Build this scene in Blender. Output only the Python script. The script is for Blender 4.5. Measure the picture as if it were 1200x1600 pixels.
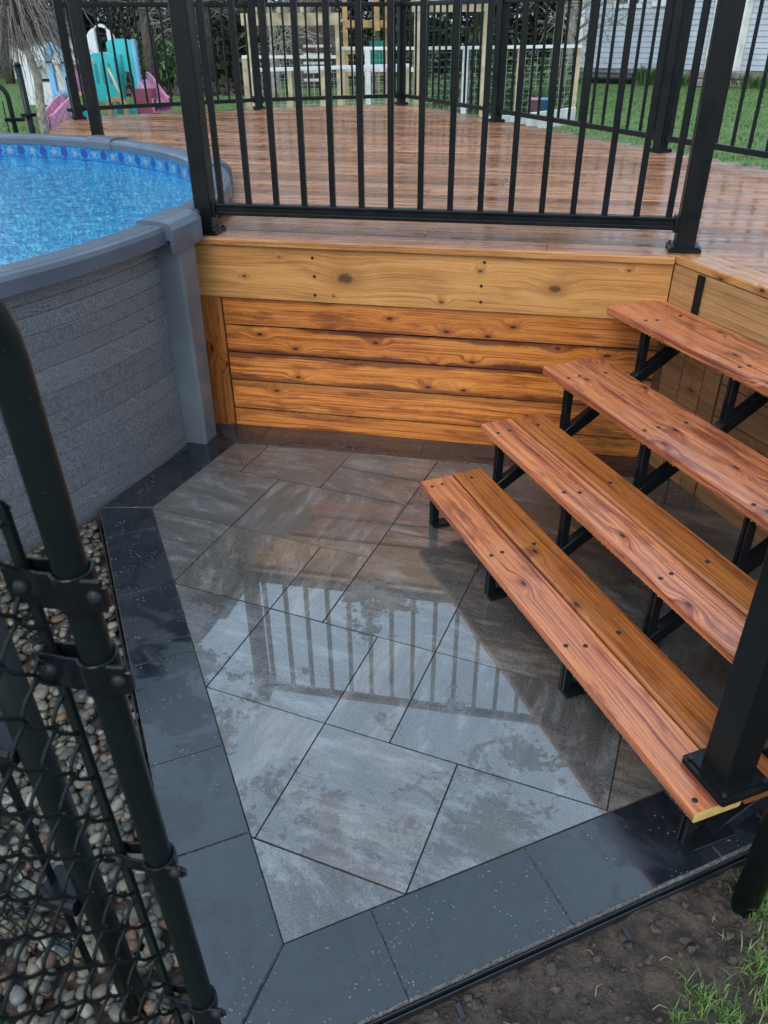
import bpy, math, random
from math import sin, cos, pi, radians, sqrt, atan2
from mathutils import Vector, Matrix
random.seed(7)
S = bpy.context.scene
for o in list(bpy.data.objects): bpy.data.objects.remove(o)
# ------------------------------------------------------------------ camera
TH, RO, HC, FPX = 0.560951, -0.0078, 1.709, 1226.85
cd = bpy.data.cameras.new('camera'); cam = bpy.data.objects.new('camera', cd)
S.collection.objects.link(cam); S.camera = cam
cd.sensor_fit = 'VERTICAL'; cd.sensor_height = 36; cd.lens = FPX/1600*36
cd.clip_start = 0.02; cd.clip_end = 900
cam.matrix_world = Matrix.Translation((0, 0, HC)) @ Matrix.Rotation(pi/2-TH, 4, 'X') @ Matrix.Rotation(RO, 4, 'Z')
cd.dof.use_dof = True; cd.dof.focus_distance = 2.9; cd.dof.aperture_fstop = 9
S.render.resolution_x = 768; S.render.resolution_y = 1024
# ------------------------------------------------------------------ sky and sun (overcast)
SUN_EL, SUN_AZ = radians(50), radians(205)      # azimuth from +Y towards +X
wd = bpy.data.worlds.new('World'); S.world = wd; wd.use_nodes = True
wt = wd.node_tree; wt.nodes.clear()
sk = wt.nodes.new('ShaderNodeTexSky'); sk.sky_type = 'NISHITA'; sk.sun_disc = False
sk.sun_elevation = SUN_EL; sk.sun_rotation = SUN_AZ; sk.dust_density = 3; sk.air_density = 1.2
hs = wt.nodes.new('ShaderNodeHueSaturation'); hs.inputs['Saturation'].default_value = 1.0; hs.inputs['Value'].default_value = 1.0
tc = wt.nodes.new('ShaderNodeTexCoord')
cn = wt.nodes.new('ShaderNodeTexNoise'); cn.inputs['Scale'].default_value = 2.2; cn.inputs['Detail'].default_value = 5
cr = wt.nodes.new('ShaderNodeMapRange'); cr.inputs['From Min'].default_value = .35; cr.inputs['From Max'].default_value = .7
cr.inputs['To Min'].default_value = .35; cr.inputs['To Max'].default_value = .75
cm = wt.nodes.new('ShaderNodeMix'); cm.data_type = 'RGBA'; cm.inputs[7].default_value = (5.4, 7.2, 9.2, 1)
bg = wt.nodes.new('ShaderNodeBackground'); bg.inputs['Strength'].default_value = 0.15
wo = wt.nodes.new('ShaderNodeOutputWorld')
L = wt.links.new
L(sk.outputs[0], hs.inputs['Color']); L(tc.outputs['Generated'], cn.inputs['Vector']); L(cn.outputs[0], cr.inputs[0])
L(cr.outputs[0], cm.inputs[0]); L(hs.outputs[0], cm.inputs[6]); L(cm.outputs[2], bg.inputs['Color']); L(bg.outputs[0], wo.inputs[0])
sl = bpy.data.lights.new('sun', 'SUN'); sun = bpy.data.objects.new('sun', sl); S.collection.objects.link(sun)
sl.energy = .6; sl.angle = radians(25); sl.color = (1, .95, .88)
sd = Vector((sin(SUN_AZ)*cos(SUN_EL), cos(SUN_AZ)*cos(SUN_EL), sin(SUN_EL)))
sun.rotation_euler = sd.to_track_quat('Z', 'Y').to_euler()
S.view_settings.view_transform = 'Standard'; S.view_settings.look = 'None'
S.view_settings.exposure = 0.75; S.view_settings.gamma = 1
# ------------------------------------------------------------------ node helper
class NT:
    def __init__(s, name):
        s.m = bpy.data.materials.new(name); s.m.use_nodes = True; s.t = s.m.node_tree
        s.p = s.t.nodes['Principled BSDF']
    def put(s, sock, v):
        if v is None: return
        if hasattr(v, 'is_output'): s.t.links.new(v, sock)
        elif isinstance(v, (tuple, list)) and sock.type == 'RGBA' and len(v) == 3: sock.default_value = (*v, 1)
        else: sock.default_value = v
    def n(s, typ, ins=None, out=0, **props):
        nd = s.t.nodes.new('ShaderNode'+typ)
        for k, v in props.items(): setattr(nd, k, v)
        for k, v in (ins or {}).items(): s.put(nd.inputs[k], v)
        return nd.outputs[out]
    def uv(s): return s.n('UVMap')
    def rnd(s): return s.n('Attribute', out='Fac', attribute_name='rnd')
    def pos(s): return s.n('NewGeometry', out='Position')
    def ma(s, op, a, b=0.0, c=0.0): return s.n('Math', {0: a, 1: b, 2: c}, operation=op)
    def sep(s, v): nd = s.t.nodes.new('ShaderNodeSeparateXYZ'); s.put(nd.inputs[0], v); return nd.outputs
    def comb(s, x, y, z=0.0): return s.n('CombineXYZ', {0: x, 1: y, 2: z})
    def vm(s, v, sc): return s.n('VectorMath', {0: v, 1: sc}, operation='MULTIPLY')
    def noise(s, v, sc=5, det=3, ro=.5, dist=0.0, out='Fac'): return s.n('TexNoise', {'Vector': v, 'Scale': sc, 'Detail': det, 'Roughness': ro, 'Distortion': dist}, out)
    def vor(s, v, sc=5, out='Distance', feature='F1', rn=1.0, dim='3D'): return s.n('TexVoronoi', {'Vector': v, 'Scale': sc, 'Randomness': rn}, out, feature=feature, voronoi_dimensions=dim)
    def mr(s, v, a, b, c=0.0, d=1.0, sm=True): return s.n('MapRange', {0: v, 1: a, 2: b, 3: c, 4: d}, interpolation_type='SMOOTHSTEP' if sm else 'LINEAR')
    def mix(s, f, a, b, bt='MIX'): return s.n('Mix', {0: f, 6: a, 7: b}, 2, data_type='RGBA', blend_type=bt)
    def bump(s, h, st=.3, d=.005, nrm=None): return s.n('Bump', {'Height': h, 'Strength': st, 'Distance': d, 'Normal': nrm})
    def set(s, **k):
        for a, v in k.items(): s.put(s.p.inputs[{'col': 'Base Color', 'ro': 'Roughness', 'nm': 'Normal', 'me': 'Metallic', 'sp': 'Specular IOR Level', 'co': 'Coat Weight', 'cr': 'Coat Roughness', 'ci': 'Coat IOR', 'al': 'Alpha', 'sub': 'Subsurface Weight', 'tr': 'Transmission Weight'}[a]], v)
        return s.m

def wood(name, light, mid, dark, knots=None, band=0.0, ro=(.16, .42), stain=.5, vary=.35, knot_d=.3, wet=1.0, gsc=1.0):
    t = NT(name); u, v, _ = t.sep(t.uv()); r = t.rnd(); rz = t.ma('MULTIPLY', r, 37.0)
    if knots:                                   # knots of one named board: (u, v, radius)
        d = None
        for (ku, kv, kr) in knots:
            dd = t.n('VectorMath', {0: t.vm(t.comb(t.ma('SUBTRACT', u, ku), t.ma('SUBTRACT', v, kv)), (.62/kr, 1/kr, 0))}, 'Value', operation='LENGTH')
            d = dd if d is None else t.ma('MINIMUM', d, dd)
        nz = t.noise(t.comb(u, v, 3.0), 45, 5, .65); d = t.ma('ADD', d, t.mr(nz, 0, 1, -.75, .75, False))
        kd = t.ma('MULTIPLY', d, .05); have = 1.0
    else:
        wv = t.comb(t.ma('ADD', t.ma('DIVIDE', u, .27), rz), t.ma('DIVIDE', v, .13), 0.0)
        kd0 = t.vor(wv, 1.0, dim='2D'); have = t.mr(t.sep(t.vor(wv, 1.0, 'Color', dim='2D'))[0], 1-knot_d*2.0, 1-knot_d*2.0+.02)
        nz = t.noise(t.comb(u, v, rz), 55, 3)
        kd = t.ma('ADD', kd0, t.mr(nz, 0, 1, -.03, .03, False))
    ring = t.ma('MULTIPLY', t.mr(kd, .03, .34, 1, 0), have)
    v2 = t.ma('ADD', v, t.ma('MULTIPLY', ring, .028))
    lowv = t.noise(t.comb(t.ma('MULTIPLY', u, 1.3), t.ma('MULTIPLY', v, 6.0), rz), 1.0, 2)
    v3 = t.ma('ADD', v2, t.ma('MULTIPLY', lowv, .05))
    gr = t.noise(t.comb(t.ma('MULTIPLY', u, 1.6*gsc), t.ma('MULTIPLY', v3, 75*gsc), rz), 1.0, 4, .6)
    gr2 = t.noise(t.comb(t.ma('MULTIPLY', u, 6.0), t.ma('MULTIPLY', v3, 330.0), rz), 1.0, 2, .6)
    wav = t.ma('SINE', t.ma('MULTIPLY', v3, 520.0))
    g = t.ma('ADD', t.ma('MULTIPLY', gr, .75), t.ma('MULTIPLY', gr2, .25)); g = t.ma('ADD', g, t.ma('MULTIPLY', wav, .035))
    c = t.mix(t.mr(g, .37, .62), light, mid)
    c = t.mix(t.mr(g, .54, .68, 0, .6), c, dark)
    bl = t.noise(t.comb(t.ma('MULTIPLY', u, 3.4), t.ma('MULTIPLY', v3, 20.0), t.ma('ADD', rz, 9.0)), 1.0, 6, .68)
    c = t.mix(t.ma('MULTIPLY', t.mr(bl, .5, .66), stain), c, t.mix(.35, dark, mid))
    c = t.mix(t.ma('MULTIPLY', t.mr(bl, .3, .44, 1, 0), .6), c, tuple(min(1, x*1.12) for x in light))
    if band:
        vv = t.ma('ABSOLUTE', t.ma('SUBTRACT', t.ma('DIVIDE', t.ma('FRACT', v), .145), .45)); en = t.noise(t.comb(t.ma('MULTIPLY', u, 3.2), t.ma('MULTIPLY', v, 3.0), rz), 1.0, 4, .6)
        c = t.mix(t.ma('MULTIPLY', t.mr(t.ma('ADD', vv, t.ma('MULTIPLY', en, .55)), .55, .68), t.ma('MULTIPLY', t.mr(t.ma('FRACT', t.ma('MULTIPLY', r, 3.7)), .1, .9, .25, 1), band)), c, dark)
    kr_ = t.ma('MULTIPLY', t.mr(kd, .06, .2, 1, 0), t.ma('MULTIPLY', have, .65)); c = t.mix(kr_, c, tuple(x*.75 for x in mid))
    rings = t.ma('MULTIPLY', t.ma('MULTIPLY', t.mr(t.ma('SINE', t.ma('MULTIPLY', kd, 230.0)), 0, 1), t.mr(kd, .07, .15, .4, 0)), have)
    c = t.mix(rings, c, dark)
    kn = t.ma('MULTIPLY', t.mr(kd, .03, .07, 1, 0), have); c = t.mix(t.ma('MULTIPLY', kn, .9), c, tuple(x*.3 for x in dark))
    fs = t.noise(t.comb(t.ma('MULTIPLY', u, 60.0), t.ma('MULTIPLY', v, 420.0), rz), 1.0, 3, .7); c = t.mix(t.mr(fs, .55, .72, 0, .4), c, dark); c = t.mix(t.mr(fs, .3, .42, .25, 0), c, light)
    br = t.mr(r, 0, 1, 1-vary, 1+vary*.6, False)
    c = t.mix(1.0, c, t.n('CombineColor', {0: br, 1: t.ma('POWER', br, 1.15), 2: t.ma('POWER', br, 1.3)}), 'MULTIPLY')
    wm = t.noise(t.vm(t.pos(), (1, 1, 1)), 7, 4, .6)
    rg = t.mr(wm, .38, .62, ro[1], ro[0]); h = t.ma('ADD', t.ma('MULTIPLY', g, 1.0), t.ma('MULTIPLY', kn, -.5))
    return t.set(col=c, ro=rg, nm=t.bump(h, .35, .0022), sp=.5)

def metal_black(name, col=(.006, .0075, .008), ro=.3, drops=True):
    t = NT(name); p = t.pos()
    n = t.noise(p, 600, 2); rgh = t.mr(t.noise(p, 9, 3), .3, .7, ro-.08, ro+.12)
    h = t.ma('MULTIPLY', n, .25); nm = t.bump(h, .12, .001)
    if drops:
        d = t.vor(p, 130); sel = t.mr(t.sep(t.vor(p, 130, 'Color'))[0], .72, .74); b = t.ma('MULTIPLY', t.mr(d, .06, .26, 1, 0), t.ma('MULTIPLY', sel, t.mr(t.noise(p, 9, 3), .45, .55)))
        nm = t.bump(b, .8, .0015, nm)
    return t.set(col=col, ro=rgh, nm=nm, sp=.2)

def plain(name, col, ro=.5, var=.15, sc=8, me=0.0, bump=.0, bs=60):
    t = NT(name); p = t.pos(); n = t.noise(p, sc, 4, .6)
    c = t.mix(t.mr(n, .3, .7), tuple(x*(1-var) for x in col), tuple(min(1, x*(1+var)) for x in col))
    nm = t.bump(t.noise(p, bs, 3), bump, .004) if bump else None
    return t.set(col=c, ro=ro, me=me, nm=nm)

M = {}
M['deck'] = wood('deck_boards_wet', (.42, .20, .095), (.25, .098, .046), (.07, .028, .018), stain=.7, vary=.4, ro=(.07, .3), knot_d=.06)
M['edge'] = wood('deck_edge', (.50, .24, .075), (.33, .13, .04), (.12, .04, .02), stain=.4, vary=.2)
M['tread'] = wood('tread_wood', (.50, .18, .07), (.27, .07, .03), (.06, .014, .014), stain=.8, vary=.3, ro=(.08, .36), knot_d=.24)
M['tread2'] = wood('tread_wood_dark', (.42, .145, .036), (.27, .08, .021), (.065, .02, .012), stain=.6, vary=.25, ro=(.1, .38), knot_d=.15)
M['rim'] = wood('rim_wood', (.55, .275, .085), (.43, .185, .048), (.2, .08, .025), knots=[(.715, .112, .021), (1.615, .112, .015), (1.14, .03, .006), (.25, .1, .006), (1.9, .2, .005), (.66, .03, .004), (1.3, .17, .006), (.42, .19, .004)], stain=.55, vary=.1, ro=(.3, .5))
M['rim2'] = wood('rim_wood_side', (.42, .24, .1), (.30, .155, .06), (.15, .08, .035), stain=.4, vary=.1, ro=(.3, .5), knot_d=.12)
M['skirt'] = wood('skirting_wood', (.66, .25, .048), (.43, .11, .019), (.055, .012, .008), band=1.0, stain=.8, vary=.3, ro=(.22, .5), knot_d=.32)
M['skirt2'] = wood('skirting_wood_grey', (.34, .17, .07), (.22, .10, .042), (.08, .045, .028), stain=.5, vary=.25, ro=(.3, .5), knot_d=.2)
M['cut'] = plain('sawn_end', (.62, .43, .13), .6, .15, 60)
M['black'] = metal_black('black_aluminium')
M['steel'] = metal_black('black_steel', (.007, .009, .011), .18)
M['screw'] = metal_black('screw_metal', (.02, .02, .022), .35, False)
M['vinyl'] = metal_black('black_vinyl', (.006, .01, .01), .32)
M['edging'] = plain('black_plastic', (.012, .014, .018), .35)

def m_paver():
    t = NT('wet_paver'); u, v, _ = t.sep(t.uv()); r = t.rnd(); rz = t.ma('MULTIPLY', r, 91.0); p = t.pos()
    dv = t.n('VectorRotate', {'Vector': t.comb(u, v, 0.0), 'Angle': t.ma('MULTIPLY', t.mr(r, .45, .55), 1.57)}, rotation_type='Z_AXIS')
    x, y, _ = t.sep(dv)
    st = t.noise(t.comb(t.ma('MULTIPLY', x, 2.8), t.ma('MULTIPLY', y, 12.0), rz), 1.0, 6, .7, .12)
    st2 = t.noise(t.comb(t.ma('MULTIPLY', x, 9.0), t.ma('MULTIPLY', y, 24.0), t.ma('ADD', rz, 5.0)), 1.0, 4, .65)
    sp = t.noise(p, 240, 4, .8)
    tone = t.mix(t.mr(t.ma('FRACT', t.ma('MULTIPLY', r, 7.0)), .3, .8), (.088, .096, .098), (.15, .115, .082))
    c = t.mix(t.mr(st, .42, .68), (.06, .056, .05), tone)
    c = t.mix(t.ma('MULTIPLY', t.mr(st2, .46, .66, 0, .6), t.mr(st, .4, .6)), c, (.2, .2, .19))
    c = t.mix(t.mr(st, .28, .42, .75, 0), c, (.045, .036, .028))
    c = t.mix(t.mr(sp, .52, .66, 0, .6), c, (.2, .205, .2)); c = t.mix(t.mr(sp, .36, .48, .8, 0), c, (.02, .02, .019))
    pd = t.n('VectorMath', {0: t.n('VectorMath', {0: p, 1: (.05, 2.0, 0)}, operation='SUBTRACT')}, 'Value', operation='LENGTH')
    film = t.ma('ADD', t.ma('ADD', t.ma('MULTIPLY', t.noise(p, 2.6, 3, .5, .5), .6), t.ma('MULTIPLY', t.noise(p, 9, 5, .65, 1.2), .4)), t.mr(pd, .3, 1.15, .1, -.1))
    wet = t.mr(t.ma('ADD', film, t.ma('MULTIPLY', t.noise(p, 60, 3), .22)), .565, .625)
    ro = t.mr(wet, 0, 1, .42, .12, False)
    rip = t.noise(p, 16, 2); grit = t.ma('MULTIPLY', t.noise(p, 220, 3, .7), t.mr(wet, 0, 1, 1, .12, False))
    nm = t.bump(grit, .35, .003); nm = t.bump(t.noise(p, 24, 3, .6, .5), .13, .006, nm)
    return t.set(col=c, ro=ro, nm=nm, sp=.5, co=t.mr(wet, 0, 1, .4, 1.0, False), cr=t.mr(wet, 0, 1, .3, .02, False), ci=1.95)
def m_border():
    t = NT('dark_paver'); r = t.rnd(); p = t.pos()
    n = t.noise(p, 26, 5, .65); sp = t.noise(p, 420, 2, .7)
    c = t.mix(t.mr(n, .3, .7), (.004, .006, .009), (.009, .0125, .018))
    c = t.mix(t.mr(r, 0, 1, 0, .5), c, (.013, .016, .021))
    c = t.mix(t.mr(sp, .62, .8, 0, .55), c, (.12, .14, .15))
    film = t.noise(p, 5.5, 5, .6, .8); wet = t.mr(film, .4, .58)
    bead = t.ma('MULTIPLY', t.mr(t.vor(p, 85), .08, .3, 1, 0), t.mr(t.noise(p, 8, 5, .7, 1.0), .52, .58))
    c = t.mix(t.ma('MULTIPLY', bead, .75), c, (.2, .25, .3))
    nm = t.bump(t.ma('MULTIPLY', t.noise(p, 260, 3), t.mr(wet, 0, 1, 1, .2)), .3, .0018)
    nm = t.bump(bead, .9, .003, nm)
    return t.set(col=c, ro=t.mr(wet, 0, 1, .42, .12), nm=nm, sp=.55, co=.7, ci=1.5, cr=t.mr(wet, 0, 1, .33, .04))
M['paver'] = m_paver(); M['border'] = m_border()
M['sand2'] = plain('pale_joint_sand', (.13, .135, .13), .9, .6, 120, bump=.6, bs=400)
M['sand'] = plain('joint_sand', (.02, .02, .021), .85, .5, 200, bump=.6, bs=400)
def m_pebble():
    t = NT('river_pebble'); r = t.rnd(); p = t.pos()
    cr_ = t.t.nodes.new('ShaderNodeValToRGB'); t.put(cr_.inputs[0], r); cr_.color_ramp.interpolation = 'CONSTANT'
    cols = [(0, (.12, .115, .105)), (.14, (.2, .17, .13)), (.27, (.085, .09, .09)), (.4, (.26, .235, .19)), (.52, (.16, .155, .14)), (.62, (.15, .085, .06)), (.7, (.11, .12, .125)), (.8, (.33, .32, .28)), (.87, (.19, .2, .21)), (.93, (.24, .14, .08)), (.97, (.42, .42, .39))]
    e = cr_.color_ramp.elements
    e[0].position = 0; e[0].color = (*cols[0][1], 1); e[1].position = cols[1][0]; e[1].color = (*cols[1][1], 1)
    for q, c in cols[2:]: k = e.new(q); k.color = (*c, 1)
    n = t.noise(p, 70, 4, .65, 1.0); c = t.mix(t.mr(n, .3, .7), cr_.outputs[0], (.05, .045, .04)); c = t.mix(.6, c, cr_.outputs[0]); c = t.mix(1.0, c, (.62, .6, .52), 'MULTIPLY')
    return t.set(col=c, ro=.42, nm=t.bump(n, .3, .003), sp=.35)
M['pebble'] = m_pebble()
def m_ground():
    t = NT('soil_and_lawn'); p = t.pos(); x, y, z = t.sep(p)
    n = t.noise(p, 14, 6, .7); n2 = t.noise(p, 90, 4, .7)
    soil = t.mix(t.mr(n, .35, .65), (.024, .016, .011), (.085, .063, .046)); soil = t.mix(t.mr(n2, .58, .75, 0, .7), soil, (.13, .11, .09))
    g = t.noise(p, 3.2, 5, .7); g2 = t.noise(p, 40, 4, .8)
    lawn = t.mix(t.mr(g, .3, .7), (.055, .125, .02), (.12, .215, .04)); lawn = t.mix(t.mr(g2, .4, .7, 0, .6), lawn, (.025, .06, .014))
    edge = t.ma('ADD', y, t.ma('MULTIPLY', t.noise(p, 2, 3), 1.2))
    f = t.mr(edge, 4.6, 5.3)
    return t.set(col=t.mix(f, soil, lawn), ro=t.mr(f, 0, 1, .55, .8), nm=t.bump(t.ma('ADD', n, t.ma('MULTIPLY', n2, .8)), 1.0, .02))
M['ground'] = m_ground()
def m_leaf(name, a, b, ro=.5):
    t = NT(name); r = t.rnd()
    return t.set(col=t.mix(r, a, b), ro=ro)
M['grass'] = m_leaf('grass_blade', (.03, .085, .012), (.17, .26, .06), .5)
M['fir'] = m_leaf('conifer_needles', (.008, .02, .008), (.035, .06, .02))
M['leaf'] = m_leaf('green_leaves', (.03, .07, .02), (.09, .16, .045))
M['bush'] = m_leaf('brown_brush', (.05, .048, .03), (.14, .13, .09))
M['twig'] = m_leaf('bare_twig', (.16, .14, .12), (.36, .33, .29), .7)
M['bark'] = plain('bark', (.07, .055, .042), .9, .45, 12, bump=.8, bs=25)
M['palebark'] = plain('pale_bark', (.30, .27, .22), .85, .35, 14, bump=.5, bs=25)
M['soilc'] = plain('soil_clod', (.045, .033, .025), .8, .6, 40, bump=.8, bs=120)
M['lumber'] = plain('yellow_lumber', (.40, .33, .215), .7, .3, 6, bump=.2)
M['white'] = plain('white_paint', (.62, .64, .63), .5, .08)
M['offwhite'] = plain('weathered_white', (.5, .5, .46), .6, .2, 5)
M['playwood'] = plain('playset_wood', (.36, .22, .09), .65, .25, 8)
M['teal'] = plain('teal_plastic', (.045, .42, .43), .35, .08)
M['tealdk'] = plain('dark_teal_plastic', (.02, .24, .27), .4, .08)
M['pblue'] = plain('light_blue_plastic', (.2, .42, .62), .35, .08)
M['pink'] = plain('pink_plastic', (.46, .2, .31), .42, .2)
M['orange'] = plain('tan_orange_plastic', (.45, .24, .12), .4, .1)
M['maroon'] = plain('maroon_plastic', (.2, .045, .08), .4, .1)
M['green'] = plain('green_tarp', (.01, .16, .11), .5, .15)
M['red'] = plain('red_plastic', (.45, .05, .04), .4, .1)
M['bluep'] = plain('blue_pot', (.08, .25, .5), .4, .1)
M['roof'] = plain('dark_shingle', (.045, .05, .052), .85, .3, 30, bump=.4)
M['stone'] = plain('stone_slab', (.2, .18, .16), .8, .35, 9, bump=.8, bs=20)
M['dark'] = plain('dark_interior', (.012, .012, .014), .5, .1)
M['glass'] = plain('window_pane', (.03, .035, .04), .05, .2, 2)
M['wire'] = plain('galvanised_wire', (.35, .37, .36), .4, .1)
def m_siding():
    t = NT('vinyl_siding'); p = t.pos(); z = t.sep(p)[2]; n = t.noise(p, 3, 4)
    c = t.mix(t.mr(n, .3, .7), (.33, .37, .42), (.41, .45, .5)); dirt = t.ma('MULTIPLY', t.mr(z, .3, .9, 1, 0), t.mr(t.noise(p, 6, 4), .4, .7))
    return t.set(col=t.mix(t.ma('MULTIPLY', dirt, .5), c, (.16, .17, .13)), ro=.45)
M['siding'] = m_siding()
def m_resin(name, col, line=True):
    t = NT(name); p = t.pos(); n = t.noise(p, 420, 3, .7); l = t.noise(p, 5, 4)
    c = t.mix(t.mr(l, .3, .7), tuple(x*.85 for x in col), tuple(x*1.15 for x in col))
    c = t.mix(t.mr(t.vor(p, 95), .04, .12, .35, 0), c, (.2, .23, .26))
    return t.set(col=c, ro=t.mr(l, .35, .65, .34, .22), nm=t.bump(n, .35, .0012), sp=.5)
M['resin'] = m_resin('grey_resin', (.105, .122, .135)); M['cope'] = m_resin('coping_resin', (.07, .088, .115))
def m_poolwall():
    t = NT('printed_plank_wall'); u, v, _ = t.sep(t.uv()); r = t.rnd()
    rz = t.ma('MULTIPLY', r, 50.0)
    k = t.vor(t.comb(t.ma('DIVIDE', u, .22), t.ma('DIVIDE', v, .07), rz), 1.0)
    v2 = t.ma('ADD', v, t.ma('MULTIPLY', t.mr(k, 0, .6, 1, 0), .03)); v2 = t.ma('ADD', v2, t.ma('MULTIPLY', t.noise(t.comb(t.ma('MULTIPLY', u, 3.0), v, rz), 1.0, 3), .07))
    g = t.ma('SINE', t.ma('MULTIPLY', v2, 700.0)); sel = t.mr(t.noise(t.comb(t.ma('MULTIPLY', u, 3.0), t.ma('MULTIPLY', v, 10.0), rz), 1.0, 2), .4, .6)
    vert = t.noise(t.comb(t.ma('MULTIPLY', u, 330.0), t.ma('MULTIPLY', v, 60.0), rz), 1.0, 4, .7)
    a = t.ma('MULTIPLY', t.mr(g, .2, 1.0), t.ma('MULTIPLY', sel, .34)); b = t.ma('MULTIPLY', t.mr(vert, .42, .7), t.mr(sel, 0, 1, .6, .4))
    c = t.mix(t.ma('ADD', a, b), (.078, .082, .088), (.34, .35, .36))
    br = t.mr(r, 0, 1, .88, 1.1, False); c = t.mix(1.0, c, t.n('CombineColor', {0: br, 1: br, 2: br}), 'MULTIPLY')
    return t.set(col=c, ro=.45, nm=t.bump(t.ma('ADD', a, b), .25, .0015))
M['poolwall'] = m_poolwall()
def m_liner():
    t = NT('pool_liner'); p = t.pos(); u, v, _ = t.sep(t.uv()); z = t.sep(p)[2]
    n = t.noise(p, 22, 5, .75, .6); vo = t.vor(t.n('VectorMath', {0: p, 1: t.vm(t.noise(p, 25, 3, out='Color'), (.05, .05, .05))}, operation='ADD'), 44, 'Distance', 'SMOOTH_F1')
    c = t.mix(t.mr(n, .35, .65), (.002, .22, .46), (.006, .50, .70)); c = t.mix(t.mr(vo, .42, .66, 0, .75), c, (.22, .80, .84))  # pale cyan cells paint caustic light into the liner's mottled blue print
    # printed border band: starfish and shells between two stripes
    cell = t.ma('SUBTRACT', t.ma('FRACT', t.ma('DIVIDE', u, .19)), .5); dv = t.ma('SUBTRACT', z, .912)
    def blob(cu, rr, k=5.0, am=.3):
        a = t.ma('MULTIPLY', t.ma('SUBTRACT', cell, cu), .19); ang = t.ma('ARCTAN2', dv, a)
        rad = t.ma('SQRT', t.ma('ADD', t.ma('MULTIPLY', a, a), t.ma('MULTIPLY', dv, dv)))
        lim = t.ma('ADD', rr, t.ma('MULTIPLY', t.ma('SINE', t.ma('MULTIPLY', ang, k)), rr*am)); return t.mr(t.ma('SUBTRACT', lim, rad), -.003, .003)
    band = t.mix(t.mr(t.noise(p, 60, 3), .4, .6), (.006, .10, .28), (.02, .22, .42))
    band = t.mix(blob(-.25, .032, 8, .12), band, (.006, .04, .2)); band = t.mix(blob(.24, .018, 5, .5), band, (.20, .24, .24))
    inb = t.ma('MULTIPLY', t.mr(z, .872, .876), t.mr(z, .952, .956, 1, 0))
    st = t.mr(t.ma('ABSOLUTE', t.ma('SUBTRACT', z, .958)), .002, .004, 1, 0); st = t.ma('MAXIMUM', st, t.mr(t.ma('ABSOLUTE', t.ma('SUBTRACT', z, .868)), .003, .005, 1, 0))
    c = t.mix(inb, c, band); c = t.mix(st, c, (.005, .05, .22))
    return t.set(col=c, ro=.35)
M['liner'] = m_liner()
def m_water():
    t = NT('pool_water'); nt = t.t; p = t.pos(); nt.nodes.remove(t.p)
    w = t.ma('ADD', t.noise(t.vm(p, (1, 1, 1)), 9, 3, .55, .8), t.ma('MULTIPLY', t.noise(p, 42, 2, .5), .18))
    amt = t.noise(p, 1.3, 2)
    nm = t.bump(w, .75, .02)
    fr = t.n('Fresnel', {'IOR': 1.33, 'Normal': nm}); gl = t.n('BsdfGlossy', {'Roughness': .02, 'Normal': nm, 'Color': (1, 1, 1, 1)})
    tp = t.n('BsdfTransparent', {'Color': (.80, .97, 1, 1)})
    mx = t.n('MixShader', {0: fr, 1: tp, 2: gl})
    nt.links.new(mx, nt.nodes['Material Output'].inputs[0]); return t.m
M['water'] = m_water()

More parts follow.
